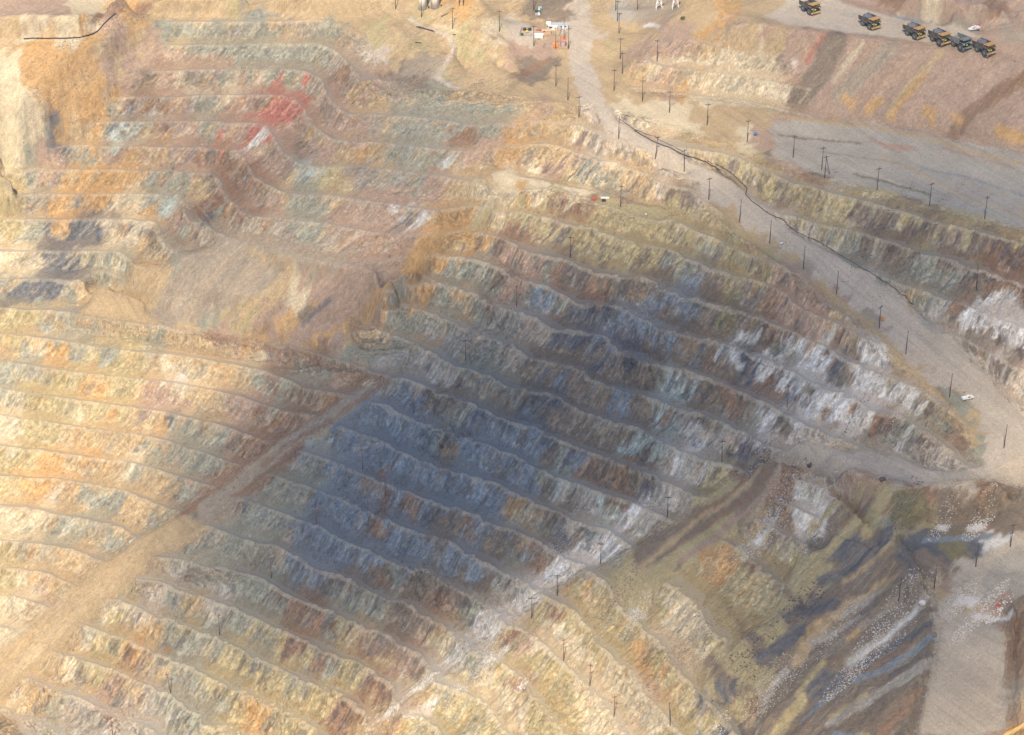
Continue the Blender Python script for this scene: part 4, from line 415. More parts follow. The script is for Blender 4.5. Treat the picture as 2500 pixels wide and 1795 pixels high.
(2,1.3,[(107,838.1),(118.1,843.1),(119.9,841.7),(110.6,836.5)]),
(15,1.1,[(107.3,740.6),(112.1,746.9),(121.7,755),(119.2,747.7),(111.3,737.9)]),
(11,0.6,[(183.6,751.2),(189.8,757.1),(201.6,755.4),(197.3,750)]),
(11,0.6,[(184.3,744.6),(198.3,745.2),(210.1,738.7),(210.8,734.2),(199.5,742.2),(185.9,743.6)]),
(11,0.6,[(187.8,802.2),(191.7,804.2),(195.1,802.7),(193,800.3)]),
(11,0.6,[(201.8,799.1),(204.6,805.6),(210.7,799.6),(208.5,796.8)]),
(5,0.9,[(183.5,797.3),(211.6,794.6),(212.8,791),(181.2,793.7)]),
(16,1.3,[(168.2,810.4),(173.3,820.9),(181.5,815.5),(188.1,805.2),(173.3,801.9)]),
(12,1.3,[(188.1,811.4),(226.6,806.4),(225.8,797.7),(191.8,805.4)]),
(13,1.3,[(180.7,743.6),(190.5,750.7),(205.4,729.7),(197.3,673.6),(161.2,671.6),(175.3,720.1)]),
(8,1.3,[(85.5,825.3),(93.5,834.3),(104.8,834.3),(100,819),(91.9,808.9)]),
(12,2.1,[(56.1,846.9),(86.9,854.9),(116.6,856.5),(123.4,847.5),(98,848.5),(76.6,837.5),(59.2,828.9)]),
(12,1.1,[(70,819.3),(78.1,829.9),(80,829),(73.8,819.3)]),
(2,1.3,[(26.8,821.5),(36.7,837.1),(40.6,838.1),(32.7,827.4)]),
(8,1.3,[(11.5,821.4),(18.3,827.7),(24.9,822.2),(17.2,813.1)]),
(8,1.3,[(-5.8,820.4),(0,822.8),(3.9,820.7),(-3.8,813.1)]),
(2,1.1,[(72.7,794.2),(92.3,814.3),(93.9,810.9),(76.1,791.3)]),
(10,1.3,[(65.4,797.7),(68.9,792.8),(81.9,764.6),(74.8,767.3),(61.6,796.2)]),
(10,1.3,[(55.6,779.4),(60.8,775.9),(72.4,754.1),(63.9,762.5)]),
(3,3,[(64.5,821.7),(85.7,829.3),(112.3,811.1),(122.9,768.2),(109.9,741.1),(95.1,753.2),(81.2,784.3)]),
(3,2.6,[(113.7,827.5),(128.2,826.7),(146.6,800),(130.2,788.4),(120.9,803.8)]),
(2,1.7,[(85.9,834.1),(103.2,837.2),(105.6,819),(92.1,811.6)]),
(12,1.1,[(72.6,792.5),(79.7,791.1),(96.7,751.9),(93.2,750.6)]),
(12,1.1,[(95.5,807),(110.6,770.7),(116,750.9),(107.7,757.4)]),
(12,1.1,[(113.4,823.4),(121.5,809.7),(128.3,787),(120.5,799.4)]),
(1,2.1,[(66.2,817.1),(82.3,804.3),(90.1,783.7),(82.9,782.9),(73,802.4)]),
(11,0.6,[(-15.4,812.7),(-1.9,818),(-1,815.5),(-6.7,809.5)]),
(11,0.4,[(-29.8,805.6),(-21.1,804.6),(-21,799.7)]),
(11,0.4,[(52,810.7),(58.5,809.5),(63.8,803.1),(58.3,805)]),
(1,3,[(28,781.4),(35.7,795.6),(46.6,785.9),(63.5,753.2),(66.4,740.3),(33,756.9)]),
(1,3,[(7.6,808.7),(15.4,825.4),(28.6,812.3),(42.9,785.7),(37.2,779.6),(20.9,802.6)]),
(1,3,[(57.9,793.6),(73.1,805.3),(87.6,771.9),(81.7,762.1),(71.8,778.9)]),
(1,2.6,[(-19.2,801.9),(-13.5,813),(1.9,789.3),(9.3,766),(-5.6,775)]),
(8,0.9,[(-74.7,821.4),(-69.8,825.9),(-62.6,821.2),(-68.3,814)]),
(8,0.9,[(-92.6,813),(-86.3,815.6),(-82.2,812.8),(-88,808.6)]),
(8,0.6,[(-176.4,863.1),(-169.5,867.1),(-167.2,865),(-173,860.3)]),
(1,1.1,[(-208.1,883.6),(-208.4,890.6),(-203.3,893.3),(-192.3,888.2),(-178.3,876),(-189.9,884.3),(-203.3,891.1),(-205.8,883)]),
(5,0.9,[(-150.4,1157.9),(-139.1,1159.3),(-102.5,1156.1),(-125.4,1157.9)]),
(7,0.6,[(-148.2,1158.4),(-139.1,1159.1),(-125.4,1158.3)]),
(8,1.1,[(-2.2,1108.6),(15.7,1127.4),(22.4,1124.5),(6.6,1107.4)]),
(5,0.6,[(196.3,1109),(209.9,1102.4),(224.8,1095.7),(209.2,1099.8)]),
(8,1.3,[(-230,1137.2),(-229.3,1154.7),(-214.7,1153),(-198.6,1163.2),(-210.2,1162.4),(-218.3,1142.7),(-227,1138.8)]),
(10,1.3,[(-192.9,1143.8),(-186,1142.6),(-167.9,1140.3),(-151.9,1138.7),(-156.2,1133.7),(-192.4,1133.9)]),
(1,1.1,[(-45.2,1146),(-33.9,1144.2),(-29.2,1137.4),(-38.4,1141.8)]),
(11,0.4,[(72.1,1160),(77.6,1157.4),(82.7,1132.6),(78.9,1141.8)])]
STRIPS = [
(7,1.3,7.2,[(-73.2,958.7),(-102.6,949.2),(-127.5,937.3),(-156.9,926.3)]),
(8,0.9,2.6,[(-60.6,961.3),(-102.6,948.1),(-127.5,936.4)]),
(15,0.9,8.5,[(-32.9,814.2),(-17.4,821.4),(1.9,830.6),(19.4,840.1),(38.9,846.4),(52.3,847.7)]),
(11,0.2,3.8,[(-62.9,802.7),(-55.8,800.4),(-51.2,806.8),(-44.5,810.8),(-34.8,814)]),
(11,0.2,6.8,[(-36.7,813.2),(-27.1,819.2),(-19.4,824.3),(-9.7,827.8)]),
(11,0.4,9.4,[(-11.7,828.4),(0,834.8),(13.6,840.4)]),
(11,0.4,11.1,[(9.7,837.8),(19.5,844.3),(33.1,848.7)]),
(11,0.6,11.1,[(33.1,849.7),(46.7,851)]),
(11,1.1,6.4,[(44.9,854.6),(60.5,863.7)]),
(11,1.3,10.6,[(77.8,866),(87.6,872.3)]),
(15,1.3,12.8,[(68.1,859.8),(91.8,878)]),
(11,1.3,6.4,[(80.2,878.9),(92.3,886.5)]),
(15,1.7,8.5,[(96.1,884.9),(105.3,882.6)]),
(8,1.1,1.9,[(119.9,851.7),(98,849.2),(74.7,837)]),
(0,0.9,3,[(116.6,856.5),(86.8,850.6),(59.3,831.3)]),
(8,0.9,2.1,[(113.3,859.3),(86.8,852)]),
(10,0.9,3.4,[(123.4,847.5),(103.5,844.8),(78.1,829.9)]),
(12,1.1,11.7,[(169.4,1082.2),(150.3,1067.1)]),
(7,0.9,6.8,[(198.6,1076.3),(171,1063)]),
(0,0.9,3.4,[(223.4,1070.8),(195.5,1052.6)]),
(2,0.6,3.4,[(213.4,1062.1),(196.4,1050.3)]),
(8,0.9,7.2,[(263.1,1052),(226.8,1033.7)]),
(1,0.6,1.7,[(183.9,1078.7),(169.2,1070.2)]),
(9,0.6,1.7,[(163.2,1085.2),(155,1080.8)]),
(2,0.9,3.8,[(174.1,1061.6),(177.1,1057.9)]),
(2,0.9,3.8,[(189.4,1056.9),(186.3,1055.2)]),
(2,0.9,3.8,[(213.4,1047),(217.3,1043.1)]),
(2,0.9,3,[(227,1039.6),(229.8,1036.1)]),
(2,0.9,4.3,[(247.8,1025.9),(257.5,1020.7)]),
(0,0.6,2.6,[(118.7,1070),(151.7,1055.9),(186.7,1046.2),(212.6,1035.2),(238.8,1016.4),(257.6,1006.2)]),
(5,1.1,1.1,[(206.6,1007.8),(226,999.8),(252.7,978.4)]),
(0,0.6,1.3,[(187.9,1021.8),(207.6,1000.4),(222.7,979.7),(249.4,960.4)]),
(12,0.9,1.7,[(138,1044.9),(179,1033.9)]),
(7,0.9,1.7,[(157.2,1027.2),(197,1013)]),
(10,0.9,2.1,[(219.4,1025.2),(252.9,1003.2)]),
(13,0.6,1.7,[(166.1,1014.1),(203.2,984.4)]),
(16,0.6,1.7,[(172.1,1003.6),(184.5,996.6),(206.9,982.2)]),
(0,0.9,5.5,[(166.2,782),(150.6,779.8),(133.1,771.5),(124.9,755.2)]),
(15,0.6,3.8,[(151.8,770.3),(132.6,766.5)]),
(6,0.6,2.1,[(156.2,768.7),(137.2,753.9)]),
(2,0.9,2.6,[(153.2,764.9),(146.8,761)]),
(15,0.6,6.4,[(175.5,756.1),(154,752.1),(146.8,747.6)]),
(11,0.6,2.6,[(173,756.4),(153.8,750.7),(146.8,747.6)]),
(6,0.6,4.7,[(179.9,741.6),(166.5,743.6),(151.5,744.4)]),
(8,0.6,2.6,[(167.8,736.5),(155.4,736.5)]),
(5,0.6,5.5,[(175.4,732),(159.4,730.3),(146.5,729.7)]),
(6,0.4,1.9,[(173.1,723.5),(158.6,725.1)]),
(15,0.9,8.5,[(171,715.4),(151.9,713.4),(134.3,704.4)]),
(12,0.6,2.1,[(168.6,708.6),(148.9,704.4)]),
(6,1.3,10.6,[(129.2,735.9),(137.7,740.8)]),
(6,1.3,7.2,[(128.9,783.7),(141.9,781.7)]),
(6,1.3,8.1,[(111.5,760.3),(127.4,771.5)]),
(3,0.6,3,[(147.3,716.4),(133.3,708.1)]),
(3,0.6,3,[(134.9,749),(122.8,733.6)]),
(8,0.9,5.1,[(164.1,698.3),(149.4,681.3)]),
(3,1.1,5.5,[(124.4,731.5),(112.7,715.3)]),
(5,1.1,3.8,[(137.8,729.4),(122.7,716.2)]),
(15,0.9,3,[(162.7,780.5),(146.7,775.9)]),
(7,0.9,3.4,[(169.5,769.1),(152.4,765.2)]),
(3,0.9,5.1,[(166.6,820.2),(137.5,810)]),
(6,0.9,5.1,[(169.2,804.8),(139.9,797)]),
(3,0.6,3.4,[(158.9,831.3),(137.1,825.3)]),
(12,0.6,3,[(163.6,825.4),(136.3,815.5)]),
(0,0.6,2.6,[(166.7,797.5),(148.4,792.9)]),
(13,0.6,3.4,[(88.5,890.1),(107.1,878.2)]),
(7,0.6,1.5,[(-85.9,1078.3),(-60.9,1076),(-40.6,1071.8),(-17.1,1064.5)]),
(7,0.6,1.5,[(-94.4,1068.2),(-74,1065.2),(-40.4,1057.8),(-26.9,1055.6)]),
(7,0.6,1.5,[(-111.5,1058.3),(-84.1,1057.7),(-60.4,1052),(-40.2,1046.9),(-26.8,1041.8)]),
(7,0.6,1.5,[(-118.4,1045.7),(-93.5,1042.5),(-73.2,1036.6),(-53.2,1029.9),(-39.8,1026.6)]),
(7,0.6,1.5,[(-140.3,1038.1),(-122.9,1037),(-99.9,1031.4),(-79.5,1024.8)]),
(7,0.6,1.7,[(-149,1033.3),(-135.4,1025.5),(-118.9,1016.1),(-92,1006.4),(-65.8,1005.5)]),
(8,0.6,2.1,[(-161.7,1003.9),(-135.7,996),(-115.5,987.9),(-90.8,974.5),(-64.9,963.3)]),
(6,0.9,4.3,[(74.9,944.8),(70.8,939.1)]),
(6,0.9,4.7,[(51,948.6),(46.8,940.7)]),
(6,1.1,5.1,[(94.3,930.9),(88.1,922.9)]),
(6,0.9,4.3,[(16.3,940.8),(10.2,935.1)]),
(6,1.1,5.5,[(158.1,903.2),(151.9,896)]),
(8,1.1,4.3,[(156.7,910.5),(150.9,907.7)]),
(13,0.9,4.7,[(224.4,787.6),(205.7,779),(195.6,771.6),(190,758.4),(181.1,745.9),(180.3,730.1)]),
(13,0.6,3,[(-56.6,1149.5),(-49.6,1143.1),(-36,1138.6),(-31.4,1129.5),(-36.6,1111),(-41.4,1100.7),(-28.5,1090.6)]),
(3,0.4,1.5,[(128,997.1),(141,980.1),(152.5,972.1)]),
(1,0.6,2.1,[(150.8,954.8),(161.8,943.7),(175.8,928.1)]),
(12,0.9,3,[(130.5,976.6),(136.2,971.5)]),
(12,0.9,3,[(154.8,954.4),(162.7,953.5)]),
(13,1.7,12.8,[(39.2,1169.4),(36.9,1123.5),(43.3,1074.5)]),
(3,1.1,3.4,[(54.4,1144.9),(53.7,1122.9)]),
(13,1.1,12.8,[(43.3,1074.5),(57.7,1052.9),(82.6,1036.4),(106.5,1014),(127.3,988.4),(149.5,962.4),(171.1,939.3),(189.2,910.2),(207.1,884.2),(223.2,852.7)]),
(13,0.9,10.2,[(130.8,865.6),(151.3,849.7),(176.9,833.9),(198.3,819.6),(229.8,822.6)]),
(0,0.9,4.3,[(150.1,945.8),(167,918.6),(182.7,888.8),(198.6,863.9),(209.7,837.6)])]
def inpoly(U, V, P):
    r = np.zeros(U.shape, bool)
    for k in range(len(P)):
        x0, y0 = P[k]; x1, y1 = P[(k+1) % len(P)]
        if y0 != y1: r ^= ((y0 > V) != (y1 > V)) & (U < (x1-x0)*(V-y0)/(y1-y0)+x0)
    return r
def blur(A, n):
    for _ in range(n):
        P = np.pad(A, ((1, 1), (1, 1), (0, 0)), mode='edge')
        A = A*.5+(P[:-2, 1:-1]+P[2:, 1:-1]+P[1:-1, :-2]+P[1:-1, 2:])*.125
    return A
S0 = solve_level(LINES)
SX, SY = np.meshgrid(np.linspace(GX0, GX1, NX), np.linspace(GY0, GY1, NY))
reg = np.zeros((NY, NX), int)
for k, P in REGIONS: reg[inpoly(SX, SY, P)] = k
RG = blur(PARAMS[reg], 3)
SX, SY = np.meshgrid(np.linspace(GX0, GX1, NX*2-1), np.linspace(GY0, GY1, NY*2-1))
qq, rr = streak_axes(SX, SY, bil(S0, SX, SY)*HB, bil(RG, SX, SY)[..., 3])
ki = np.clip(np.round((SY-660+fbm(qq/3, rr/16, 87, 3)*7)/6), 0, KINDS.shape[0]-1).astype(int)
kj = np.clip(np.round((SX+300+fbm(qq/3, rr/16, 88, 3)*7)/6), 0, KINDS.shape[1]-1).astype(int)
kind = KINDS[ki, kj]
JX = fbm(qq/2.2, rr/10, 89, 3); JY = fbm(qq/2.2, rr/10, 90, 3)
for k, a, P in POLYS:
    kind[inpoly(SX+JX*a, SY+JY*a, P)] = k
for k, a, wd, P in STRIPS:
    UU = SX+JX*a; VV = SY+JY*a
    for (x0, y0), (x1, y1) in zip(P, P[1:]):
        tt = np.clip(((UU-x0)*(x1-x0)+(VV-y0)*(y1-y0))/((x1-x0)**2+(y1-y0)**2), 0, 1)
        kind[np.hypot(UU-x0-tt*(x1-x0), VV-y0-tt*(y1-y0)) < wd/2] = k
CR = blur(PALETTE[kind], 1)
CRS = blur(CR, 200)

def ground_z(x, y):
    return float(height(np.array([x]), np.array([y]), S0, RG)[0][0])

# ---------------------------------------------------------------- helpers
def mat(name, col, rough=.9, metal=0, noise_amt=.15, scale=3., bump=0):
    m = bpy.data.materials.new(name); m.use_nodes = True; n = m.node_tree; b = n.nodes['Principled BSDF']
    b.inputs['Roughness'].default_value = rough; b.inputs['Metallic'].default_value = metal
    b.inputs['Specular IOR Level'].default_value = .25
    tx = n.nodes.new('ShaderNodeTexNoise'); tx.inputs['Scale'].default_value = scale; tx.inputs['Detail'].default_value = 4
    co = n.nodes.new('ShaderNodeTexCoord'); n.links.new(co.outputs['Object'], tx.inputs['Vector'])
    rp = n.nodes.new('ShaderNodeValToRGB')
    a = [max(0, c*(1-noise_amt)) for c in col]; c2 = [min(1, c*(1+noise_amt)) for c in col]
    rp.color_ramp.elements[0].color = (*a, 1); rp.color_ramp.elements[1].color = (*c2, 1)
    rp.color_ramp.elements[0].position = .3; rp.color_ramp.elements[1].position = .7
    n.links.new(tx.outputs['Fac'], rp.inputs['Fac']); n.links.new(rp.outputs['Color'], b.inputs['Base Color'])
    return m
def props(o, label=None, cat=None, group=None, kind=None):
    if label: o['label'] = label
    if cat: o['category'] = cat
    if group: o['group'] = group
    if kind: o['kind'] = kind
    return o

# ---------------------------------------------------------------- the ground: one sheet
def axis(a, b, core0, core1, st):
    c = np.arange(core0, core1+1e-6, st); lo = [core0]; d = st
    while lo[-1] > a: d *= 1.13; lo.append(lo[-1]-d)
    hi = [core1]; d = st
    while hi[-1] < b: d *= 1.13; hi.append(hi[-1]+d)
    return np.concatenate([np.array(lo[1:])[::-1], c, np.array(hi[1:])])
GRID = .4
ax = axis(-9000, 9000, -300, 300, GRID); ay = axis(-3000, 14000, 650, 1180, GRID)
X, Y = np.meshgrid(ax, ay)
zz, t, u, fe, w, g, S, q, r, face, ro = height(X, Y, S0, RG)
dout = np.maximum(np.maximum(GX0-X, X-GX1), np.maximum(GY0-Y, Y-GY1)); far = ss(0, 2500, dout)
zz = zz*(1-far) + far*(fbm(X/2600, Y/2600, 7, 5)*260+120)
# colour of the rock itself
js = 1.5+1.6*ss(.35, .65, w)
jit = fbm(q/1.6, r/14., 201, 4, .6)*js; jt2 = fbm(q/1.6+50, r/14., 222, 4, .6)*js
C0 = bil(CR, X+jit, Y+jt2); CS = bil(CRS, X, Y)
def mix(A, B, f): return A+(B-A)*f[..., None]
terr = ss(.35, .65, w)
fan = fbm(q/8., r/90., 240, 3)*.34 + fbm(q/1.7, r/9., 243, 3)*.10
tal = ss(.68-.07*g, .80-.07*g, u+fan)*(t < fe)*terr
berm = (t >= fe)*terr*1.0
lipn = noise(q/5., r/9., 245)
lipm = ((t < .03+.07*lipn) | (t > .985))*terr*(.35+.65*lipn)
road = ss(.35, .2, w)*ss(.3, .15, ro)
dump = (1-terr)*(1-road)
dust = np.array((.35, .31, .27))
Cc = C0*1.0
n0 = fbm(q/14., r/60., 250, 2); n1 = fbm(q/5., r/50., 251, 3); n2 = fbm(q/1.6, r/9., 262, 4, .65); n3 = fbm(X/1.1+zz*.3, Y/1.1+zz*.8, 273, 4, .7)
crk = 1-np.abs(fbm(q/2.2, r/9.+zz*.15, 281, 4, .6))*2.4
rockm = (1-tal)*(1-berm)*(1-road)
def hue(Cc, seed, sc, el, th, col, amt, mask):
    cl = noise(X/26., Y/26., seed+5)*.12
    m = ss(th, th+.10, fbm(q/sc, r/(sc*el), seed, 5, .68)*.5+.44+cl)*mask*amt
    return mix(Cc, np.array(col), m)
dm = rockm*(1-.62*dump)
Cc = hue(Cc, 311, 2.4, 7, .57, (.48, .30, .13), .42, dm*(.45+.55*g))
Cc = hue(Cc, 322, 3.2, 6, .58, (.23, .245, .24), .34, dm)
Cc = hue(Cc, 333, 2.0, 8, .57, (.52, .45, .31), .42, dm*(.25+.6*g))
Cc = hue(Cc, 344, 1.7, 6, .60, (.23, .15, .10), .50, dm*(1.-.6*g))
Cc = hue(Cc, 355, 2.8, 4, .565, (.11, .10, .10), .75, dm*(1-.85*g))
amp = np.clip(rockm*(1-.35*dump)+.42*tal+.12*berm+.12*road, 0, 1)
lum = np.exp(amp*(.16*n0+.20*n1+(.25+.20*(1-g))*n2*(1-.45*dump)+.52*n3*(1-.3*dump)+.20*(crk-.5)*(rockm)))
Cc = Cc*lum[..., None]
Cc = mix(Cc, mix(CS, C0, np.full(X.shape, .35))*(np.array((.98, .91, .84))-np.array((.14, .15, .14))*ss(.5, .85, bil(RG, X, Y)[..., 2])[..., None])*np.exp(.25*n3+.2*n1)[..., None], tal*.8)
Cc = mix(Cc, CS*.68+dust*.32, berm*.85)
Cc = mix(Cc, CS*.45+np.array((.56, .48, .36))*.55, lipm*(.55+.3*ss(.5, .7, bil(RG, X, Y)[..., 2])))
gf_ = ss(1010, 1060, .5*X+.866*Y)                           # wheel tracks run with the haul road, then with the upper floor
trk = fbm((.80*X+.60*Y)/1.6, (.60*X-.80*Y)/55., 377, 4)*(1-gf_) + gf_*fbm((.45*X+.89*Y)/3.0, (.89*X-.45*Y)/40., 378, 4)
Cc = Cc*(1+road*(trk*.12-.13*ss(.72, .95, 1-np.abs(fbm((.80*X+.60*Y)/1.1, (.60*X-.80*Y)/90., 381, 2))*3)*(1-gf_)+n3*.10+.10*fbm(X/9, Y/9, 379, 4)))[..., None]
# scattered blocks
blk = (noise(X/.9, Y/.9, 501) > .90)*ss(.5, .7, noise(X/14, Y/14, 503))*(tal+dump*.6)
Cc = Cc*(1+blk*.45)[..., None]
blk = (noise(X/.8, Y/.8, 511) > .90)*ss(.45, .7, noise(X/11, Y/11, 513))*(tal+dump*.6+rockm*.3)
Cc = Cc*(1-blk*.42)[..., None]
away = np.maximum(np.maximum(-290-X, X-290), np.maximum(655-Y, Y-1195))   # unsurveyed ground outside the pit
plain = mix(np.zeros(X.shape+(3,))+np.array((.40, .30, .20)), np.array((.30, .27, .21)), ss(.35, .65, fbm(X/60, Y/60, 702, 4)*.5+.5))
plain = plain*np.exp(.35*fbm(X/9, Y/9, 703, 4)+.2*n3)[..., None]
Cc = mix(Cc, plain, ss(0, 45, away+fbm(X/20, Y/20, 704, 3)*25))
Cc = np.clip(Cc, .02, .8)
ny_, nx_ = X.shape
me = bpy.data.meshes.new('ground')
nv = nx_*ny_; me.vertices.add(nv)
me.vertices.foreach_set('co', np.stack([X, Y, zz], -1).astype(np.float32).ravel())
i = np.arange(ny_-1)[:, None]*nx_+np.arange(nx_-1)[None, :]
qd = np.stack([i, i+1, i+nx_+1, i+nx_], -1).reshape(-1).astype(np.int32)
nq = (nx_-1)*(ny_-1); me.loops.add(nq*4); me.loops.foreach_set('vertex_index', qd)
me.polygons.add(nq); me.polygons.foreach_set('loop_start', np.arange(nq, dtype=np.int32)*4)
me.polygons.foreach_set('loop_total', np.full(nq, 4, np.int32)); me.polygons.foreach_set('use_smooth', np.ones(nq, bool))
me.update()
ca = me.color_attributes.new('rock', 'FLOAT_COLOR', 'POINT')
ca.data.foreach_set('color', np.concatenate([Cc, np.clip(rockm*(1-.5*dump)+.45*tal+.15*berm+.15*road, 0, 1)[..., None]], -1).astype(np.float32).ravel())
va = me.attributes.new('strike', 'FLOAT_VECTOR', 'POINT')
va.data.foreach_set('vector', np.stack([q, r*.30, zz*.3], -1).astype(np.float32).ravel())
gm = bpy.data.materials.new('quarried_rock'); gm.use_nodes = True; n = gm.node_tree; b = n.nodes['Principled BSDF']
b.inputs['Roughness'].default_value = .95; b.inputs['Specular IOR Level'].default_value = .1
at = n.nodes.new('ShaderNodeAttribute'); at.attribute_name = 'rock'
co = n.nodes.new('ShaderNodeTexCoord')
t1 = n.nodes.new('ShaderNodeTexNoise'); t1.inputs['Scale'].default_value = 1.5; t1.inputs['Detail'].default_value = 5; t1.inputs['Roughness'].default_value = .8
n.links.new(co.outputs['Object'], t1.inputs['Vector'])
mr = n.nodes.new('ShaderNodeMapRange'); mr.inputs[1].default_value = .25; mr.inputs[2].default_value = .75; mr.inputs[3].default_value = .66; mr.inputs[4].default_value = 1.36
n.links.new(t1.outputs['Fac'], mr.inputs[0])
vm = n.nodes.new('ShaderNodeVectorMath'); vm.operation = 'SCALE'; n.links.new(at.outputs['Color'], vm.inputs[0]); n.links.new(mr.outputs[0], vm.inputs['Scale'])
a2 = n.nodes.new('ShaderNodeAttribute'); a2.attribute_name = 'strike'
t2 = n.nodes.new('ShaderNodeTexNoise'); t2.inputs['Scale'].default_value = .85; t2.inputs['Detail'].default_value = 6; t2.inputs['Roughness'].default_value = .78
n.links.new(a2.outputs['Vector'], t2.inputs['Vector'])
m2 = n.nodes.new('ShaderNodeMapRange'); m2.inputs[1].default_value = .3; m2.inputs[2].default_value = .7; m2.inputs[3].default_value = .58; m2.inputs[4].default_value = 1.42
n.links.new(t2.outputs['Fac'], m2.inputs[0])
mx = n.nodes.new('ShaderNodeMix'); mx.data_type = 'FLOAT'; mx.inputs[2].default_value = 1
n.links.new(at.outputs['Alpha'], mx.inputs[0]); n.links.new(m2.outputs[0], mx.inputs[3])
v2 = n.nodes.new('ShaderNodeVectorMath'); v2.operation = 'SCALE'; n.links.new(vm.outputs[0], v2.inputs[0]); n.links.new(mx.outputs[0], v2.inputs['Scale'])
n.links.new(v2.outputs[0], b.inputs['Base Color'])
bp = n.nodes.new('ShaderNodeBump'); bp.inputs['Strength'].default_value = .8; bp.inputs['Distance'].default_value = .8
ad = n.nodes.new('ShaderNodeMath'); ad.operation = 'ADD'; n.links.new(t1.outputs['Fac'], ad.inputs[0]); n.links.new(t2.outputs['Fac'], ad.inputs[1]); n.links.new(ad.outputs[0], bp.inputs['Height']); n.links.new(bp.outputs[0], b.inputs['Normal'])
me.materials.append(gm)
go = bpy.data.objects.new('ground', me); COLL.objects.link(go); props(go, kind='structure')

# ---------------------------------------------------------------- clouds far overhead
import bmesh
for k, (cx, cy, rx, ry, rot, tau) in enumerate([(-315, -230, 138, 109, 0, 0.21), (-315, -230, 81, 64, 0, 0.21), (-272, -199, 116, 116, 0, 0.378), (-272, -199, 68, 68, 0, 0.378), (-231, -174, 130, 130, 0, 0.525), (-231, -174, 76, 76, 0, 0.525), (-179, -145, 152, 123, 0, 0.357), (-179, -145, 89, 72, 0, 0.357), (-111, -122, 203, 138, 0, 0.294), (-111, -122, 119, 81, 0, 0.294), (-146, -194, 160, 116, 0, 0.21), (-146, -194, 94, 68, 0, 0.21), (-50, -116, 174, 116, 0, 0.252), (-50, -116, 102, 68, 0, 0.252), (38, -68, 145, 102, 0, 0.294), (38, -68, 85, 60, 0, 0.294), (-33, -249, 116, 116, 0, 0.336), (-33, -249, 68, 68, 0, 0.336), (-29, -319, 123, 123, 0, 0.336), (-29, -319, 72, 72, 0, 0.336), (45, 93, 218, 87, 0, 0.252), (45, 93, 128, 51, 0, 0.252), (44, 1, 160, 87, 0, 0.21), (44, 1, 94, 51, 0, 0.21), (-317, 71, 130, 102, 0, 0.231), (-317, 71, 76, 60, 0, 0.231), (-280, -9, 160, 116, 0, 0.147), (-280, -9, 94, 68, 0, 0.147), (-220, 47, 87, 87, 0, 0.126), (-220, 47, 51, 51, 0, 0.126)]):
    bm = bmesh.new(); bmesh.ops.create_icosphere(bm, subdivisions=4, radius=1)
    for v in bm.verts:
        p = v.co.normalized()
        d = 1+.16*float(fbm(np.array([p.x*2.1+k*5+p.z]), np.array([p.y*2.1+p.z]), 600+k, 3)[0])
        v.co = p*d
        v.co.x *= rx; v.co.y *= ry; v.co.z *= 60
    mm = bpy.data.meshes.new('cloud'); bm.to_mesh(mm); bm.free()
    vm_ = bpy.data.materials.new('cloud_vapour'); vm_.use_nodes = True; n = vm_.node_tree; n.nodes.clear()
    vo = n.nodes.new('ShaderNodeVolumePrincipled'); vo.inputs['Density'].default_value = tau/120.; vo.inputs['Color'].default_value = (.9, .9, .9, 1)
    ou = n.nodes.new('ShaderNodeOutputMaterial'); n.links.new(vo.outputs[0], ou.inputs['Volume'])
    mm.materials.append(vm_)
    o = bpy.data.objects.new('cloud', mm); COLL.objects.link(o); o.location = (cx, cy, 1500); o.rotation_euler.z = R(rot)
    props(o, kind='structure')

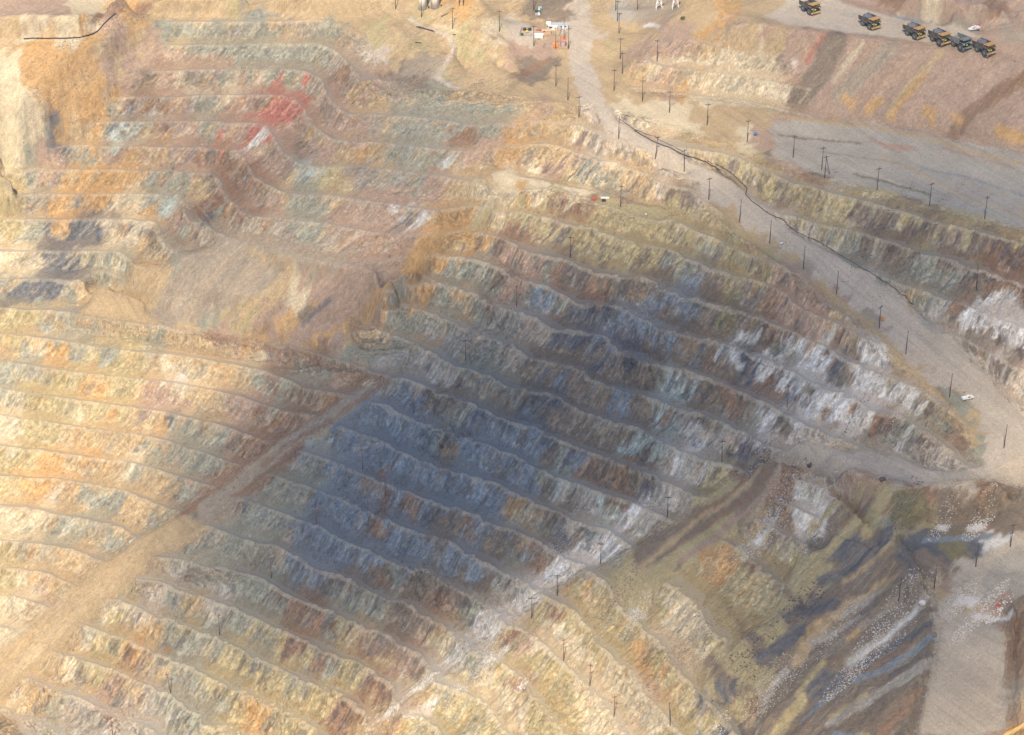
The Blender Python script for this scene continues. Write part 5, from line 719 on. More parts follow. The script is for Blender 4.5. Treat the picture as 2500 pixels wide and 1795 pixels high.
# ---------------------------------------------------------------- small builders
class MB:
    def __init__(s): s.v = []; s.f = []
    def box(s, x0, x1, y0, y1, z0, z1, tx=0, ty=0):             # tx, ty shrink the top face
        n = len(s.v)
        s.v += [(x0, y0, z0), (x1, y0, z0), (x1, y1, z0), (x0, y1, z0), (x0+tx, y0+ty, z1), (x1-tx, y0+ty, z1), (x1-tx, y1-ty, z1), (x0+tx, y1-ty, z1)]
        s.f += [tuple(n+i for i in q) for q in ((0, 3, 2, 1), (4, 5, 6, 7), (0, 1, 5, 4), (1, 2, 6, 5), (2, 3, 7, 6), (3, 0, 4, 7))]; return s
    def prism(s, pts, y0, y1):                                   # side outline in xz, extruded along y
        n = len(s.v); k = len(pts)
        s.v += [(x, y0, z) for x, z in pts]+[(x, y1, z) for x, z in pts]
        s.f += [tuple(range(n, n+k)), tuple(range(n+2*k-1, n+k-1, -1))]
        s.f += [(n+(i+1) % k, n+i, n+k+i, n+k+(i+1) % k) for i in range(k)]; return s
    def tube(s, a, b, r0, r1=None, k=8):
        r1 = r0 if r1 is None else r1
        a = np.array(a, float); b = np.array(b, float); d = (b-a)/np.linalg.norm(b-a)
        h = np.array((0, 0, 1.)) if abs(d[2]) < .9 else np.array((1., 0, 0)); e = np.cross(d, h); e /= np.linalg.norm(e); g_ = np.cross(d, e)
        n = len(s.v)
        for c, r_ in ((a, r0), (b, r1)):
            for i in range(k):
                an = 2*math.pi*i/k; s.v.append(tuple(c+(e*math.cos(an)+g_*math.sin(an))*r_))
        s.f += [(n+i, n+(i+1) % k, n+k+(i+1) % k, n+k+i) for i in range(k)]+[tuple(range(n+k-1, n-1, -1)), tuple(range(n+k, n+2*k))]; return s
    def path(s, pts, r0, k=6):
        for a, b in zip(pts, pts[1:]): s.tube(a, b, r0, r0, k)
        return s
    def blob(s, c, rx, ry, rz, seed=0, k=9, m=6):
        n = len(s.v); rnd = random.Random(seed); s.v.append((c[0], c[1], c[2]+rz))
        for j in range(1, m):
            ph = math.pi*j/m
            for i in range(k):
                an = 2*math.pi*i/k; f_ = rnd.uniform(.82, 1.12)
                s.v.append((c[0]+rx*f_*math.sin(ph)*math.cos(an), c[1]+ry*f_*math.sin(ph)*math.sin(an), c[2]+rz*f_*math.cos(ph)))
        s.v.append((c[0], c[1], c[2]-rz)); e = len(s.v)-1
        s.f += [(n, n+1+i, n+1+(i+1) % k) for i in range(k)]
        for j in range(m-2):
            o_ = n+1+j*k; s.f += [(o_+i, o_+k+i, o_+k+(i+1) % k, o_+(i+1) % k) for i in range(k)]
        o_ = n+1+(m-2)*k; s.f += [(o_+(i+1) % k, o_+i, e) for i in range(k)]; return s
    def build(s, name, m, parent=None, bevel=0, smooth=False):
        me_ = bpy.data.meshes.new(name); me_.from_pydata([tuple(map(float, p)) for p in s.v], [], s.f); me_.update()
        if smooth: me_.polygons.foreach_set('use_smooth', [True]*len(me_.polygons))
        me_.materials.append(m); o_ = bpy.data.objects.new(name, me_); COLL.objects.link(o_)
        if bevel:
            bv = o_.modifiers.new('bevel', 'BEVEL'); bv.width = bevel; bv.segments = 2; bv.limit_method = 'ANGLE'
        if parent: o_.parent = parent
        return o_
def empty(name, x, y, rz=0, z=None, sink=0):
    o_ = bpy.data.objects.new(name, None); COLL.objects.link(o_)
    o_.location = (x, y, (ground_z(x, y) if z is None else z)-sink); o_.rotation_euler.z = R(rz); return o_
def kids(o_): return [c for c in COLL.objects if c.parent == o_]
def copy_tree(o_, parent=None, swap=None):
    c = o_.copy(); COLL.objects.link(c); c.parent = parent
    if swap and c.type == 'MESH' and c.data.materials[0].name in swap:
        c.data = c.data.copy(); c.data.materials[0] = swap[c.data.materials[0].name]
    for k_ in kids(o_): copy_tree(k_, c, swap)
    return c
def wheel(par, name, x, y, r_, w_, rim_m, tyre_m):
    m_ = MB(); s_ = 1 if y > 0 else -1
    prof = [(r_*.56, -.5), (r_*.93, -.5), (r_, -.36), (r_, .36), (r_*.93, .5), (r_*.56, .5)]
    K = 26
    for i in range(K):
        an = 2*math.pi*i/K
        for rr_, yy in prof:
            q_ = rr_*(1.0 if (i % 2 == 0 or rr_ < r_*.97) else .965)
            m_.v.append((x+q_*math.cos(an), y+yy*w_, r_+q_*math.sin(an)))
    np_ = len(prof)
    for i in range(K):
        for j in range(np_): m_.f.append((i*np_+j, i*np_+(j+1) % np_, ((i+1) % K)*np_+(j+1) % np_, ((i+1) % K)*np_+j))
    wh = m_.build(name, tyre_m, par)
    MB().tube((x, y-w_*.30, r_), (x, y+w_*.30, r_), r_*.57, k=20).tube((x, y+s_*w_*.28, r_), (x, y+s_*w_*.46, r_), r_*.24, k=12).build('rim', rim_m, wh)
    return wh

M = dict(
 wood=mat('weathered_wood', (.085, .065, .06), .9), redwood=mat('reddish_wood', (.24, .09, .065), .9), steel=mat('dull_steel', (.25, .26, .27), .6, .4),
 insul=mat('insulator', (.30, .27, .26), .4), truck=mat('truck_yellow', (.46, .29, .12), .55, 0, .25, .6), grey=mat('truck_grey', (.20, .21, .20), .6, 0, .25, .6),
 bed=mat('worn_bed_steel', (.11, .095, .08), .7, 0, .35, .5), dark=mat('dark_machinery', (.035, .036, .04), .6), tyre=mat('dusty_tyre', (.075, .078, .078), .95, 0, .3, 1.5), rim=mat('dusty_rim', (.22, .22, .21), .7),
 glass=mat('dark_glass', (.03, .04, .045), .15), lime=mat('lime_panel', (.55, .85, .05), .5), load=mat('hauled_rock', (.15, .15, .16), .95, 0, .5, 1.2),
 white=mat('white_paint', (.72, .72, .70), .5, 0, .06), cream=mat('cream_paint', (.74, .68, .58), .5, 0, .05), blueish=mat('pale_blue_wall', (.50, .56, .60), .6, 0, .06),
 roofg=mat('grey_roof', (.36, .38, .42), .7), orange=mat('orange_paint', (.72, .28, .08), .6), red=mat('red_paint', (.55, .10, .07), .6), teal=mat('teal_door', (.02, .42, .34), .5),
 black=mat('black_pipe', (.06, .06, .065), .7, 0, .5, .8), blue=mat('blue_paint', (.06, .18, .42), .5), yel=mat('yellow_paint', (.75, .50, .05), .5), tan=mat('tan_paint', (.56, .36, .25), .7),
 green=mat('green_leaf', (.05, .10, .04), .9), rockw=mat('pale_boulder', (.60, .58, .56), .9, 0, .2, 2), rockd=mat('dark_boulder', (.10, .09, .10), .9, 0, .3, 2), conc=mat('gravel_pad', (.40, .37, .34), .95),
 rod=mat('red_light', (.5, .05, .04), .4), lamp=mat('lamp_lens', (.7, .7, .66), .2), rail=mat('hand_rail', (.45, .27, .10), .6))

# ---------------------------------------------------------------- haul trucks
def haul_truck():
    """12.9 m mining dump truck; front towards +x"""
    root = bpy.data.objects.new('haul_truck', None); COLL.objects.link(root)
    f_ = MB(); f_.box(-5.2, 4.6, -1.0, 1.0, 1.5, 2.5).box(-3.2, -1.6, -2.6, 2.6, 1.5, 2.1).box(2.3, 3.6, -2.6, 2.6, 1.3, 1.9)
    f_.build('chassis', M['dark'], root, .05)
    e_ = MB(); e_.box(2.6, 5.0, -1.5, 1.5, 2.0, 4.35, .05, .15); e_.build('engine_hood', M['bed'], root, .08)
    g_ = MB(); g_.box(4.98, 5.12, -1.25, 1.25, 2.1, 4.1)
    for k_ in range(9): g_.box(5.12, 5.2, -1.2, 1.2, 2.2+k_*.21, 2.28+k_*.21)
    gr = g_.build('radiator_grille', M['dark'], root)
    MB().box(5.20, 5.27, -1.05, .05, 2.95, 3.6).build('number_panel', M['lime'], gr)
    d_ = MB(); d_.box(1.9, 5.0, -3.45, 3.45, 4.32, 4.5).box(4.75, 5.05, -3.45, -1.55, 3.5, 4.32).box(4.75, 5.05, 1.55, 3.45, 3.5, 4.32)
    d_.build('deck', M['bed'], root, .04)
    b_ = MB(); b_.box(4.9, 5.75, -3.4, 3.4, 1.15, 1.95, .15, .1); b_.build('bumper', M['truck'], root, .06)
    for s_ in (-1, 1):
        hl = MB(); hl.box(5.04, 5.16, s_*2.5-.45, s_*2.5+.45, 3.7, 4.05); hl.build('headlight', M['lamp'], root)
    c_ = MB(); c_.box(2.2, 4.4, 1.0, 3.2, 4.5, 6.0, .12, .08).box(2.1, 4.6, .9, 3.3, 6.0, 6.14); cb = c_.build('cab', M['truck'], root, .05)
    w_ = MB(); w_.box(4.33, 4.40, 1.2, 3.0, 5.1, 5.85).box(2.5, 4.1, 3.16, 3.22, 5.1, 5.85); w_.build('window', M['glass'], cb)
    a_ = MB(); a_.box(2.3, 4.0, -2.9, -.9, 4.5, 5.5); a_.build('electrical_cabinet', M['dark'], root, .05)
    r_ = MB()
    for y_ in (-3.4, 3.4): r_.path([(1.9, y_, 5.4), (5.0, y_, 5.4)], .05); r_.path([(1.9, y_, 4.95), (5.0, y_, 4.95)], .04); [r_.tube((x_, y_, 4.5), (x_, y_, 5.4), .05) for x_ in (1.9, 3.4, 5.0)]
    r_.path([(5.0, -3.4, 5.4), (5.0, 3.4, 5.4)], .05); r_.build('hand_rail', M['rail'], root)
    l_ = MB(); l_.path([(5.75, -2.6, 1.2), (5.0, -2.0, 4.4)], .06).path([(5.75, -1.9, 1.2), (5.0, -1.3, 4.4)], .06)
    for k_ in range(8):
        t_ = k_/8+.06; l_.box(5.62-.75*t_, 5.85-.75*t_, -2.6+.6*t_, -1.9+.6*t_, 1.25+3.15*t_, 1.32+3.15*t_)
    l_.build('ladder', M['rail'], root)
    # dump body: floor rising to the rear, sloping front wall, side walls, canopy over the cab
    y_ = 3.35
    body = MB(); body.prism([(-6.6, 3.55), (-6.4, 3.15), (-3.6, 2.75), (1.3, 3.0), (1.9, 4.9), (1.75, 6.15), (-6.9, 5.3), (-6.95, 5.0)], y_-.22, y_).prism([(-6.6, 3.55), (-6.4, 3.15), (-3.6, 2.75), (1.3, 3.0), (1.9, 4.9), (1.75, 6.15), (-6.9, 5.3), (-6.95, 5.0)], -y_, -y_+.22)
    body.prism([(-6.9, 3.75), (-6.9, 3.5), (-3.6, 2.75), (1.3, 3.0), (1.3, 3.25), (-3.6, 3.0)], -y_+.2, y_-.2)
    body.prism([(1.25, 3.0), (1.5, 3.0), (2.0, 6.1), (1.72, 6.1)], -y_+.2, y_-.2)
    for x_ in (-5.6, -4.0, -2.4, -.8, .7): body.prism([(x_, 3.2), (x_+.28, 3.2), (x_+.28, 5.5+(x_+7)*.06), (x_, 5.5+(x_+7)*.06)], y_, y_+.16).prism([(x_, 3.2), (x_+.28, 3.2), (x_+.28, 5.5+(x_+7)*.06), (x_, 5.5+(x_+7)*.06)], -y_-.16, -y_)
    bo = body.build('dump_body', M['bed'], root)
    cn = MB(); cn.prism([(1.7, 6.05), (5.3, 6.5), (5.35, 6.7), (1.6, 6.35)], -y_-.1, y_+.1)
    for q_ in (-2.2, -.7, .7, 2.2): cn.prism([(1.7, 6.3), (5.2, 6.66), (5.2, 6.8), (1.7, 6.48)], q_-.1, q_+.1)
    cn.box(5.25, 5.42, -y_-.1, y_+.1, 6.35, 6.85); cn.build('canopy', M['truck'], bo)
    MB().prism([(-6.9, 5.25), (1.75, 6.12), (1.75, 6.28), (-6.9, 5.41)], y_-.28, y_+.1).prism([(-6.9, 5.25), (1.75, 6.12), (1.75, 6.28), (-6.9, 5.41)], -y_-.1, -y_+.28).build('top_rail', M['bed'], bo)
    for s_ in (-1, 1):
        wheel(root, 'front_wheel', 3.0, s_*3.0, 1.75, 1.15, M['rim'], M['tyre'])
        wheel(root, 'rear_wheel', -2.9, s_*1.75, 1.75, 1.1, M['rim'], M['tyre'])
        wheel(root, 'rear_wheel', -2.9, s_*3.0, 1.75, 1.1, M['rim'], M['tyre'])
        MB().tube((3.0, s_*1.0, 1.75), (3.0, s_*2.5, 1.75), .35).build('axle', M['dark'], root)
    MB().tube((-.9, 2.0, 1.7), (.9, 2.0, 1.7), .75, k=14).build('fuel_tank', M['dark'], root, 0, True)
    MB().tube((-.9, -2.0, 1.7), (.9, -2.0, 1.7), .75, k=14).build('hydraulic_tank', M['dark'], root, 0, True)
    for s_ in (-1, 1): MB().tube((.4, s_*.8, 2.2), (.2, s_*.8, 4.2), .22).build('hoist_cylinder', M['steel'], root)
    return root
TR = [(159.1, 1111.4), (188.7, 1093.6), (210.8, 1083.7), (222.9, 1077.2), (233.1, 1072.4), (244.7, 1067.7)]
TL = ['yellow haul truck farthest up the row, alone at the upper left end', 'yellow haul truck second from the upper end, bed heaped with dark rock', 'yellow haul truck third in the row, loaded bed and dusty flank',
 'yellow haul truck just left of the grey one in the row', 'grey unpainted haul truck between two yellow ones', 'yellow haul truck at the lower right end of the row, bright canopy']
ht = haul_truck()
for k, (x_, y_) in enumerate(TR):
    o = ht if k == 0 else copy_tree(ht, None, {'truck_yellow': M['grey'], 'hand_rail': M['dark'], 'worn_bed_steel': M['grey']} if k == 4 else None)
    z_ = np.mean([ground_z(x_+a, y_+b_) for a in (-2, 2) for b_ in (-2, 2)])
    o.location = (x_, y_, z_-.05); o.rotation_euler.z = R(-60+(k % 3)*2.5); o.scale = (.93,)*3
    props(o, TL[k], 'haul truck', 'haul trucks parked in a row on the upper road')
    if k in (1, 2, 3, 5):
        ld = MB().blob((-2.4, 0, 4.9), 3.6, 2.7, 1.9, 40+k, 14, 9).build('rock_load', M['load'], o, 0, False)

# ---------------------------------------------------------------- light vehicles
def pickup(name, x_, y_, rz, label, body_m, kind='pickup'):
    root = empty(name, x_, y_, rz)
    b_ = MB().box(-2.9, 2.9, -.98, .98, .55, 1.15, .05, .04).box(1.2, 2.85, -.95, .95, 1.1, 1.32, .1, .06); bd = b_.build('body', body_m, root, .06)
    c_ = MB().box(-.7, 1.35, -.9, .9, 1.15, 1.95, .35, .1).build('cab', body_m, root, .06)
    MB().box(-.45, 1.12, -.91, .91, 1.32, 1.78, .22, .04).build('window', M['glass'], c_)
    if kind == 'service':
        MB().box(-3.4, -.8, -1.15, 1.15, 1.0, 2.1).build('tool_body', body_m, root, .05)
        MB().tube((-1.2, .3, 2.1), (-1.2, .3, 3.0), .12).tube((-1.2, .3, 3.0), (-3.2, .3, 2.6), .1).build('crane_arm', M['dark'], root)
        MB().box(-3.45, -2.9, -1.0, 1.0, 2.1, 2.45).build('tail_rack', M['red'], root)
    else:
        MB().box(-2.85, -.75, -.95, -.85, 1.15, 1.5).box(-2.85, -.75, .85, .95, 1.15, 1.5).box(-2.9, -2.8, -.95, .95, 1.15, 1.5).build('bed_side', body_m, root, .02)
    for a in (1.85, -1.85):
        for s_ in (-1, 1): wheel(root, 'wheel', a, s_*.88, .42, .28, M['rim'], M['tyre'])
    for s_ in (-1, 1): MB().box(2.88, 2.94, s_*.7-.18, s_*.7+.18, .8, .98).build('headlight', M['lamp'], root)
    return props(root, label, 'service truck' if kind == 'service' else 'pickup')
PT = {
'service': (241.2, 1084.1),
'pick1': (133.7, 970.2),
'pick2': (210.3, 864.3),
'pick3': (47.2, 1018.7),
'pick4': (68.2, 1004.2),
'pick5': (177.3, 915.9),
'office': (26.4, 1163.9),
'annex': (20.5, 1164.0),
'camper': (22.8, 1161.8),
'tanc': (19.2, 1155.7),
'whitec': (14.9, 1150.0),
'hut': (14.6, 1177.9),
'toilet': (15.8, 1181.8),
'silo1': (-49.7, 1160.0),
'silo2': (-42.8, 1160.4),
'tower1': (83.0, 1176.7),
'tower2': (91.2, 1164.0),
'hframe': (-28.1, 1154.6),
'xfmr': (24.0, 1140.2),
'gantry': (28.1, 1141.3),
'dk1': (7.1, 1155.6),
'dk2': (9.8, 1156.7),
'dk3': (5.5, 1149.5),
'rd1': (14.8, 1158.5),
'yl1': (8.4, 1154.0),
'pump': (126.0, 1044.1),
'redbox': (42.6, 1020.8),
'plat': (47.9, 1020.6),
'redbit': (206.7, 747.4),
'bl1': (176.3, 755.3),
'bl2': (138.9, 857.5),
'bl3': (167.6, 827.1),
'cone': (149.0, 859.4),
'bush': (92.5, 1125.3),
'fence1': [(4.2, 1148.8), (5.5, 1156.1), (28.0, 1162.3), (26.5, 1153.4)],
'fence2': [(17.4, 1138.5), (18.4, 1142.4), (31.5, 1142.7), (30.5, 1137.5)],
'pipe1': [(-266.1, 1127.0), (-261.1, 1127.1), (-252.2, 1127.0), (-243.3, 1127.1), (-235.7, 1128.1), (-230.8, 1132.6), (-226.8, 1136.2), (-223.6, 1139.0), (-220.8, 1141.5), (-218.0, 1144.6)],
'pipe2': [(63.9, 1053.6), (70.3, 1047.6), (78.5, 1041.4), (86.8, 1037.2), (95.2, 1034.0), (102.4, 1030.5), (106.8, 1027.2)],
'pipe3': [(56.0, 1064.1), (60.1, 1059.1), (64.2, 1054.7), (74.8, 1051.5), (84.8, 1040.1), (88.6, 1038.2)],
'pipe4': [(100.8, 1032.4), (107.6, 1029.2), (112.6, 1025.2), (115.5, 1021.4), (118.1, 1016.7), (119.7, 1011.6), (118.4, 1006.2), (121.0, 999.9), (127.6, 991.5), (137.1, 983.4)],
'pipe5': [(137.1, 982.5), (144.7, 976.2), (152.5, 971.7), (161.9, 963.9), (167.1, 957.1), (172.2, 949.8), (182.0, 940.2), (188.0, 932.1), (193.4, 926.8)],
'pile': [(-52.3, 1142.1), (-42.4, 1140.4)],
'log1': [(-39.2, 1150.5), (-35.4, 1152.1)],
'log2': [(-52.7, 1126.6), (-49.4, 1127.9)],
'log3': [(-32.4, 1137.7), (-30.8, 1137.1)]}
pickup('service_truck', *PT['service'], 200, 'white service truck with crane behind the grey haul truck', M['white'], 'service')
pickup('pickup_truck', *PT['pick2'], 20, 'white pickup on the lower haul road near the red and grey rubble', M['white'])

# ---------------------------------------------------------------- power poles
def pole(kind):
    h_ = 13.0
    root = bpy.data.objects.new('power_pole', None); COLL.objects.link(root)
    wm = M['redwood'] if kind == 2 else M['wood']
    MB().tube((0, 0, -.6), (0, 0, h_), .20, .13, 10).build('pole', wm, root, 0, True)
    if kind in (1, 2, 3):
        L_ = 1.5 if kind != 2 else 1.0
        arm = MB().box(-L_, L_, -.12, .12, h_-1.15, h_-.9).path([(-L_*.6, .1, h_-.95), (0, .1, h_-1.9)], .04).path([(L_*.6, .1, h_-.95), (0, .1, h_-1.9)], .04).build('crossarm', wm, root)
        for q_ in (-L_*.9, 0, L_*.9): MB().tube((q_, 0, h_-.9 if q_ else h_), (q_, 0, (h_-.9 if q_ else h_)+.35), .09, .05, 6).build('insulator', M['insul'], arm if q_ else root)
    if kind == 0: MB().box(-.35, .35, -.1, .1, h_-.5, h_-.35).build('bracket', wm, root)
    if kind == 3: MB().tube((0, 0, h_-1), (3.6, 1.2, -.3), .18, .15).build('brace', wm, root)
    return root
PROT = {}
POLE_ROWS = [
(0, 'standing on the tan ground left of the silos', [(-64.7, 1158.7, 0, 0)]),
(1, 'standing in front of the nearer silo', [(-50.1, 1151.4, 0, 0)]),
(2, 'on the mound below the twin braced poles', [(-32.7, 1141.6, 1, 0)]),
(3, 'on the yellow slope left of the fenced yard', [(-7, 1146.5, 1, 0)]),
(4, 'just left of the small grey hut', [(12.3, 1181.7, 0, 0)]),
(5, 'at the front left of the fenced yard', [(12, 1140.4, 1, 0)]),
(6, 'rising in front of the long office trailer', [(28.9, 1149, 2, 0)]),
(7, 'just right of the red gantry', [(31.2, 1138.1, 1, 0)]),
(8, 'close beside the orange transformer', [(24, 1138.1, 2, 0)]),
(9, 'from the top of the row going down past the brown gulch', [(23.5, 1094.7, 1, 0), (29.6, 1079.5, 0, 0), (35.3, 1069.9, 1, 0)]),
(10, 'from the top of the row right of the plateau road', [(59, 1186.8, 0, 0), (59.4, 1172.1, 1, 0), (59.6, 1155.3, 1, 0), (59, 1122.5, 1, 0), (59.2, 1101.4, 1, 0), (54.4, 1089, 1, 0)]),
(11, 'left of the white lattice towers', [(71.3, 1186.2, 0, 0)]),
(12, 'at the foot of the tan dump', [(77.7, 1101.6, 1, 0)]),
(13, 'from the left in the row along the grey floor edge', [(69, 1078.2, 1, 0), (82.8, 1067.6, 1, 0), (101.8, 1055.1, 1, 0), (121.3, 1038.1, 1, 0), (143.2, 1021, 1, 0), (156.4, 1008.8, 1, 0), (157.1, 1001.5, 3, 0), (181.7, 988.7, 1, 0), (205.5, 973.6, 1, 0), (230, 958.8, 1, 0)]),
(14, 'from the top of the row down the outer haul road edge', [(55.5, 1048.9, 0, 0), (74.1, 1035.5, 1, 4), (88.8, 1029.6, 1, -2), (99.4, 1001.1, 1, 0), (113.8, 985.6, 0, 1.5), (128, 972.3, 0, 0), (142.8, 952.6, 0, 0), (157.7, 937.9, 0, 0), (174.8, 909.8, 1, -1), (185.2, 892.1, 0, 0), (202.2, 865.8, 0, 0), (222.2, 833.6, 0, 0)]),
(15, 'from the top of the long row down to the lower left', [(55.6, 1012.5, 1, 0), (29.7, 996, 1, 0), (2.3, 980.2, 2, 0), (-23.5, 959.1, 1, 0), (-49.7, 942.5, 2, 0), (-75.1, 921.4, 2, 0), (-98, 903.5, 2, 0), (-119.9, 884.9, 2, 0), (-145.1, 865, 2, 2), (-168.4, 844.8, 2, -4), (-194.9, 824.7, 2, 0)]),
(16, 'on the shaded bench right of the sixth pole of the long row', [(-63, 905.1, 2, 0)]),
(17, 'from the top of the row down the white rock seam', [(130.7, 888, 2, 0), (99.5, 871.6, 1, -2), (73.4, 855.1, 1, 0), (41.9, 843.9, 1, 0), (21.3, 833.7, 1, 0), (9.3, 826, 1, 0)]),
(18, 'from the top of the row down the yellow benches', [(23.8, 798.4, 2, 0), (35.4, 781, 2, 0), (45.6, 759.8, 2, 0)]),
(19, 'leaning at the bottom edge of the yellow wall', [(69.4, 743.3, 0, -4)]),
(20, 'alone on the bench above the rusty brown rock face', [(222.1, 923.5, 0, -3)]),
(21, 'from the right in the row across the lower right floor', [(217.9, 783.5, 1, 0), (201.9, 775.4, 0, 0), (181.9, 762.4, 0, 0), (168.5, 768.1, 0, 0)])]
ORD = ['first', 'second', 'third', 'fourth', 'fifth', 'sixth', 'seventh', 'eighth', 'ninth', 'tenth', 'eleventh', 'twelfth']
LOOK = ['bare pole', 'crossarm pole', 'thin reddish pole', 'braced pole']
for row, where, ps in POLE_ROWS:
    for k, (x_, y_, kd, tilt) in enumerate(ps):
        if kd not in PROT: PROT[kd] = o = pole(kd)
        else: o = copy_tree(PROT[kd])
        o.location = (x_, y_, ground_z(x_, y_)); o.rotation_euler = (R(tilt*.3), R(tilt), R(row*17 % 40-20+k*3))
        lab = '%s, %s %s' % (LOOK[kd], ORD[k], where) if len(ps) > 1 else '%s %s' % (LOOK[kd], where)
        props(o, lab, 'power pole', 'power poles about the mine')

# ---------------------------------------------------------------- plateau buildings
def shed(name, p, L_, W_, H_, rz, wall_m, roof_m, label, cat, wins=(), door=None, gable=.25, door_m=None):
    root = empty(name, *p, rz, sink=.05)
    MB().box(-L_/2, L_/2, -W_/2, W_/2, 0, H_).build('wall', wall_m, root, .03)
    n_ = len(wins)
    m_ = MB(); m_.v = [(-L_/2-.2, -W_/2-.2, H_+.01), (L_/2+.2, -W_/2-.2, H_+.01), (L_/2+.2, W_/2+.2, H_+.01), (-L_/2-.2, W_/2+.2, H_+.01), (-L_/2-.2, 0, H_+gable+.1), (L_/2+.2, 0, H_+gable+.1)]
    m_.f = [(0, 1, 5, 4), (2, 3, 4, 5), (0, 4, 3), (1, 2, 5), (3, 2, 1, 0)]; m_.build('roof', roof_m, root)
    for wx_ in wins: 
        w_ = MB().box(wx_-.5, wx_+.5, -W_/2-.04, -W_/2+.02, 1.3, 2.1).build('window', M['glass'], root)
        MB().box(wx_-.6, wx_+.6, -W_/2-.06, -W_/2-.041, 1.2, 1.3).build('sill', M['white'], w_)
    if door is not None:
        MB().box(door-.45, door+.45, -W_/2-.05, -W_/2+.02, .15, 2.15).build('door', door_m or M['white'], root)
        MB().box(door-.6, door+.6, -W_/2-1.2, -W_/2-.06, -.1, .18).box(door-.6, door+.6, -W_/2-1.6, -W_/2-1.2, -.1, .08).build('step', M['steel'], root)
    return props(root, label, cat)
shed('site_office', PT['office'], 10.2, 3.2, 2.9, 0, M['blueish'], M['roofg'], 'long pale blue site office trailer on the plateau', 'site office', (1.2, 3.6), 2.4, .2)
shed('annex_hut', PT['annex'], 2.0, 3.6, 3.0, 0, M['blueish'], M['white'], 'pale gabled hut joined to the left end of the long office trailer', 'hut', (-.4,), None, .9)
shed('camper_trailer', PT['camper'], 4.9, 2.2, 2.3, 0, M['white'], M['cream'], 'short white trailer parked in front of the long office trailer', 'trailer', (-1.6, -.8), None, .1)
shed('storage_container', PT['tanc'], 5.0, 2.3, 2.1, 0, M['tan'], M['tan'], 'tan storage container inside the fenced yard', 'container', (-1.2,), None, .05)
shed('storage_container', PT['whitec'], 4.6, 2.2, 2.0, 0, M['white'], M['white'], 'bright white storage container at the front of the fenced yard', 'container', (), 0, .05)
shed('equipment_hut', PT['hut'], 3.0, 2.4, 1.9, 0, M['roofg'], M['dark'], 'small grey hut with dark roof behind the fenced yard', 'hut', (), .6, .1)
shed('portable_toilet', PT['toilet'], 1.7, 1.5, 2.4, 0, M['white'], M['roofg'], 'white portable toilet with teal door behind the grey hut', 'portable toilet', (), .35, .1, M['teal'])
def silo(p, label):
    root = empty('silo', *p, sink=.1)
    MB().tube((0, 0, 0), (0, 0, 12), 2.3, 2.3, 32).build('tank', M['cream'], root, 0, True)
    MB().tube((0, 0, 12), (0, 0, 13.4), 2.35, .4, 32).build('roof', M['cream'], root)
    MB().tube((0, 0, -.1), (0, 0, .35), 2.6, 2.6, 32).build('foot_ring', M['steel'], root)
    l_ = MB().path([(1.5, -1.9, 0), (1.5, -1.9, 12)], .04).path([(1.9, -1.6, 0), (1.9, -1.6, 12)], .04)
    for k_ in range(24): l_.path([(1.5, -1.9, .5*k_), (1.9, -1.6, .5*k_)], .03)
    l_.build('ladder', M['steel'], root)
    MB().box(2.9, 3.9, -.6, .6, 0, 1.5, .2, .1).build('pump_box', M['dark'], root)
    props(root, label, 'silo', 'twin silos on the plateau')
silo(PT['silo1'], 'left of the two cream silos, standing nearer'); silo(PT['silo2'], 'right of the two cream silos, standing slightly farther back')
def fill_tower(p, label, hose_m):
    root = empty('water_tower', *p)
    B, T, H_ = 1.75, .75, 8.5
    for sx in (-1, 1):
        for sy in (-1, 1): MB().tube((sx*B, sy*B, -.1), (sx*T, sy*T, H_), .22, .16).build('leg', M['white'], root)
    br = MB()
    for z0, z1 in ((1.6, 4.2), (4.2, 6.6)):
        for sx, sy, tx, ty in ((-1, -1, 1, -1), (1, -1, 1, 1), (1, 1, -1, 1), (-1, 1, -1, -1)):
            w0 = B+(T-B)*z0/H_; w1 = B+(T-B)*z1/H_
            br.tube((sx*w0, sy*w0, z0), (tx*w1, ty*w1, z1), .09); br.tube((tx*w0, ty*w0, z0), (sx*w1, sy*w1, z1), .09); br.tube((sx*w1, sy*w1, z1), (tx*w1, ty*w1, z1), .1)
    br.build('bracing', M['white'], root)
    MB().tube((0, 0, H_+.2), (0, 0, H_+3), 2.2, 2.2, 20).build('tank', M['white'], root, 0, True)
    MB().tube((0, 0, 2.4), (0, 0, H_+.2), .2).build('drop_pipe', hose_m, root)
    MB().box(2.3, 2.8, -.3, .3, 0, 1.5).build('guard_post', M['yel'], root, .05)
    props(root, label, 'water tower', 'water towers on the grey pad')
fill_tower(PT['tower1'], 'white lattice water tower with dark drop pipe, nearer the plateau road', M['black'])
fill_tower(PT['tower2'], 'white lattice water tower with red drop pipe, next to the tan dump', M['red'])
hf = empty('twin_pole_frame', *PT['hframe'])
for s_ in (-1, 1): MB().tube((s_*1.1, 0, -.4), (s_*1.1, 0, 11), .2, .15).build('pole', M['wood'], hf)
MB().box(-2.2, 2.2, -.12, .12, 9.6, 9.9).path([(-1.1, 0, 3.5), (1.1, 0, 6)], .09).build('crossbar', M['wood'], hf)
props(hf, 'pair of braced poles on the mound right of the silos', 'pole frame')
tf_ = empty('transformer', *PT['xfmr'])
MB().box(-1.5, 1.5, -1, 1, .1, 2.3).build('tank', M['orange'], tf_, .06)
for k_ in range(5): MB().box(-1.3+k_*.6, -1.1+k_*.6, -1.25, -1.0, .4, 2.0).build('cooling_fin', M['orange'], tf_)
for q_ in (-.8, 0, .8): MB().tube((q_, 0, 2.3), (q_, 0, 3.1), .14, .08).build('bushing', M['insul'], tf_)
props(tf_, 'orange transformer box on the gravel pad in front of the yard', 'transformer')
gf = empty('switch_gantry', *PT['gantry'])
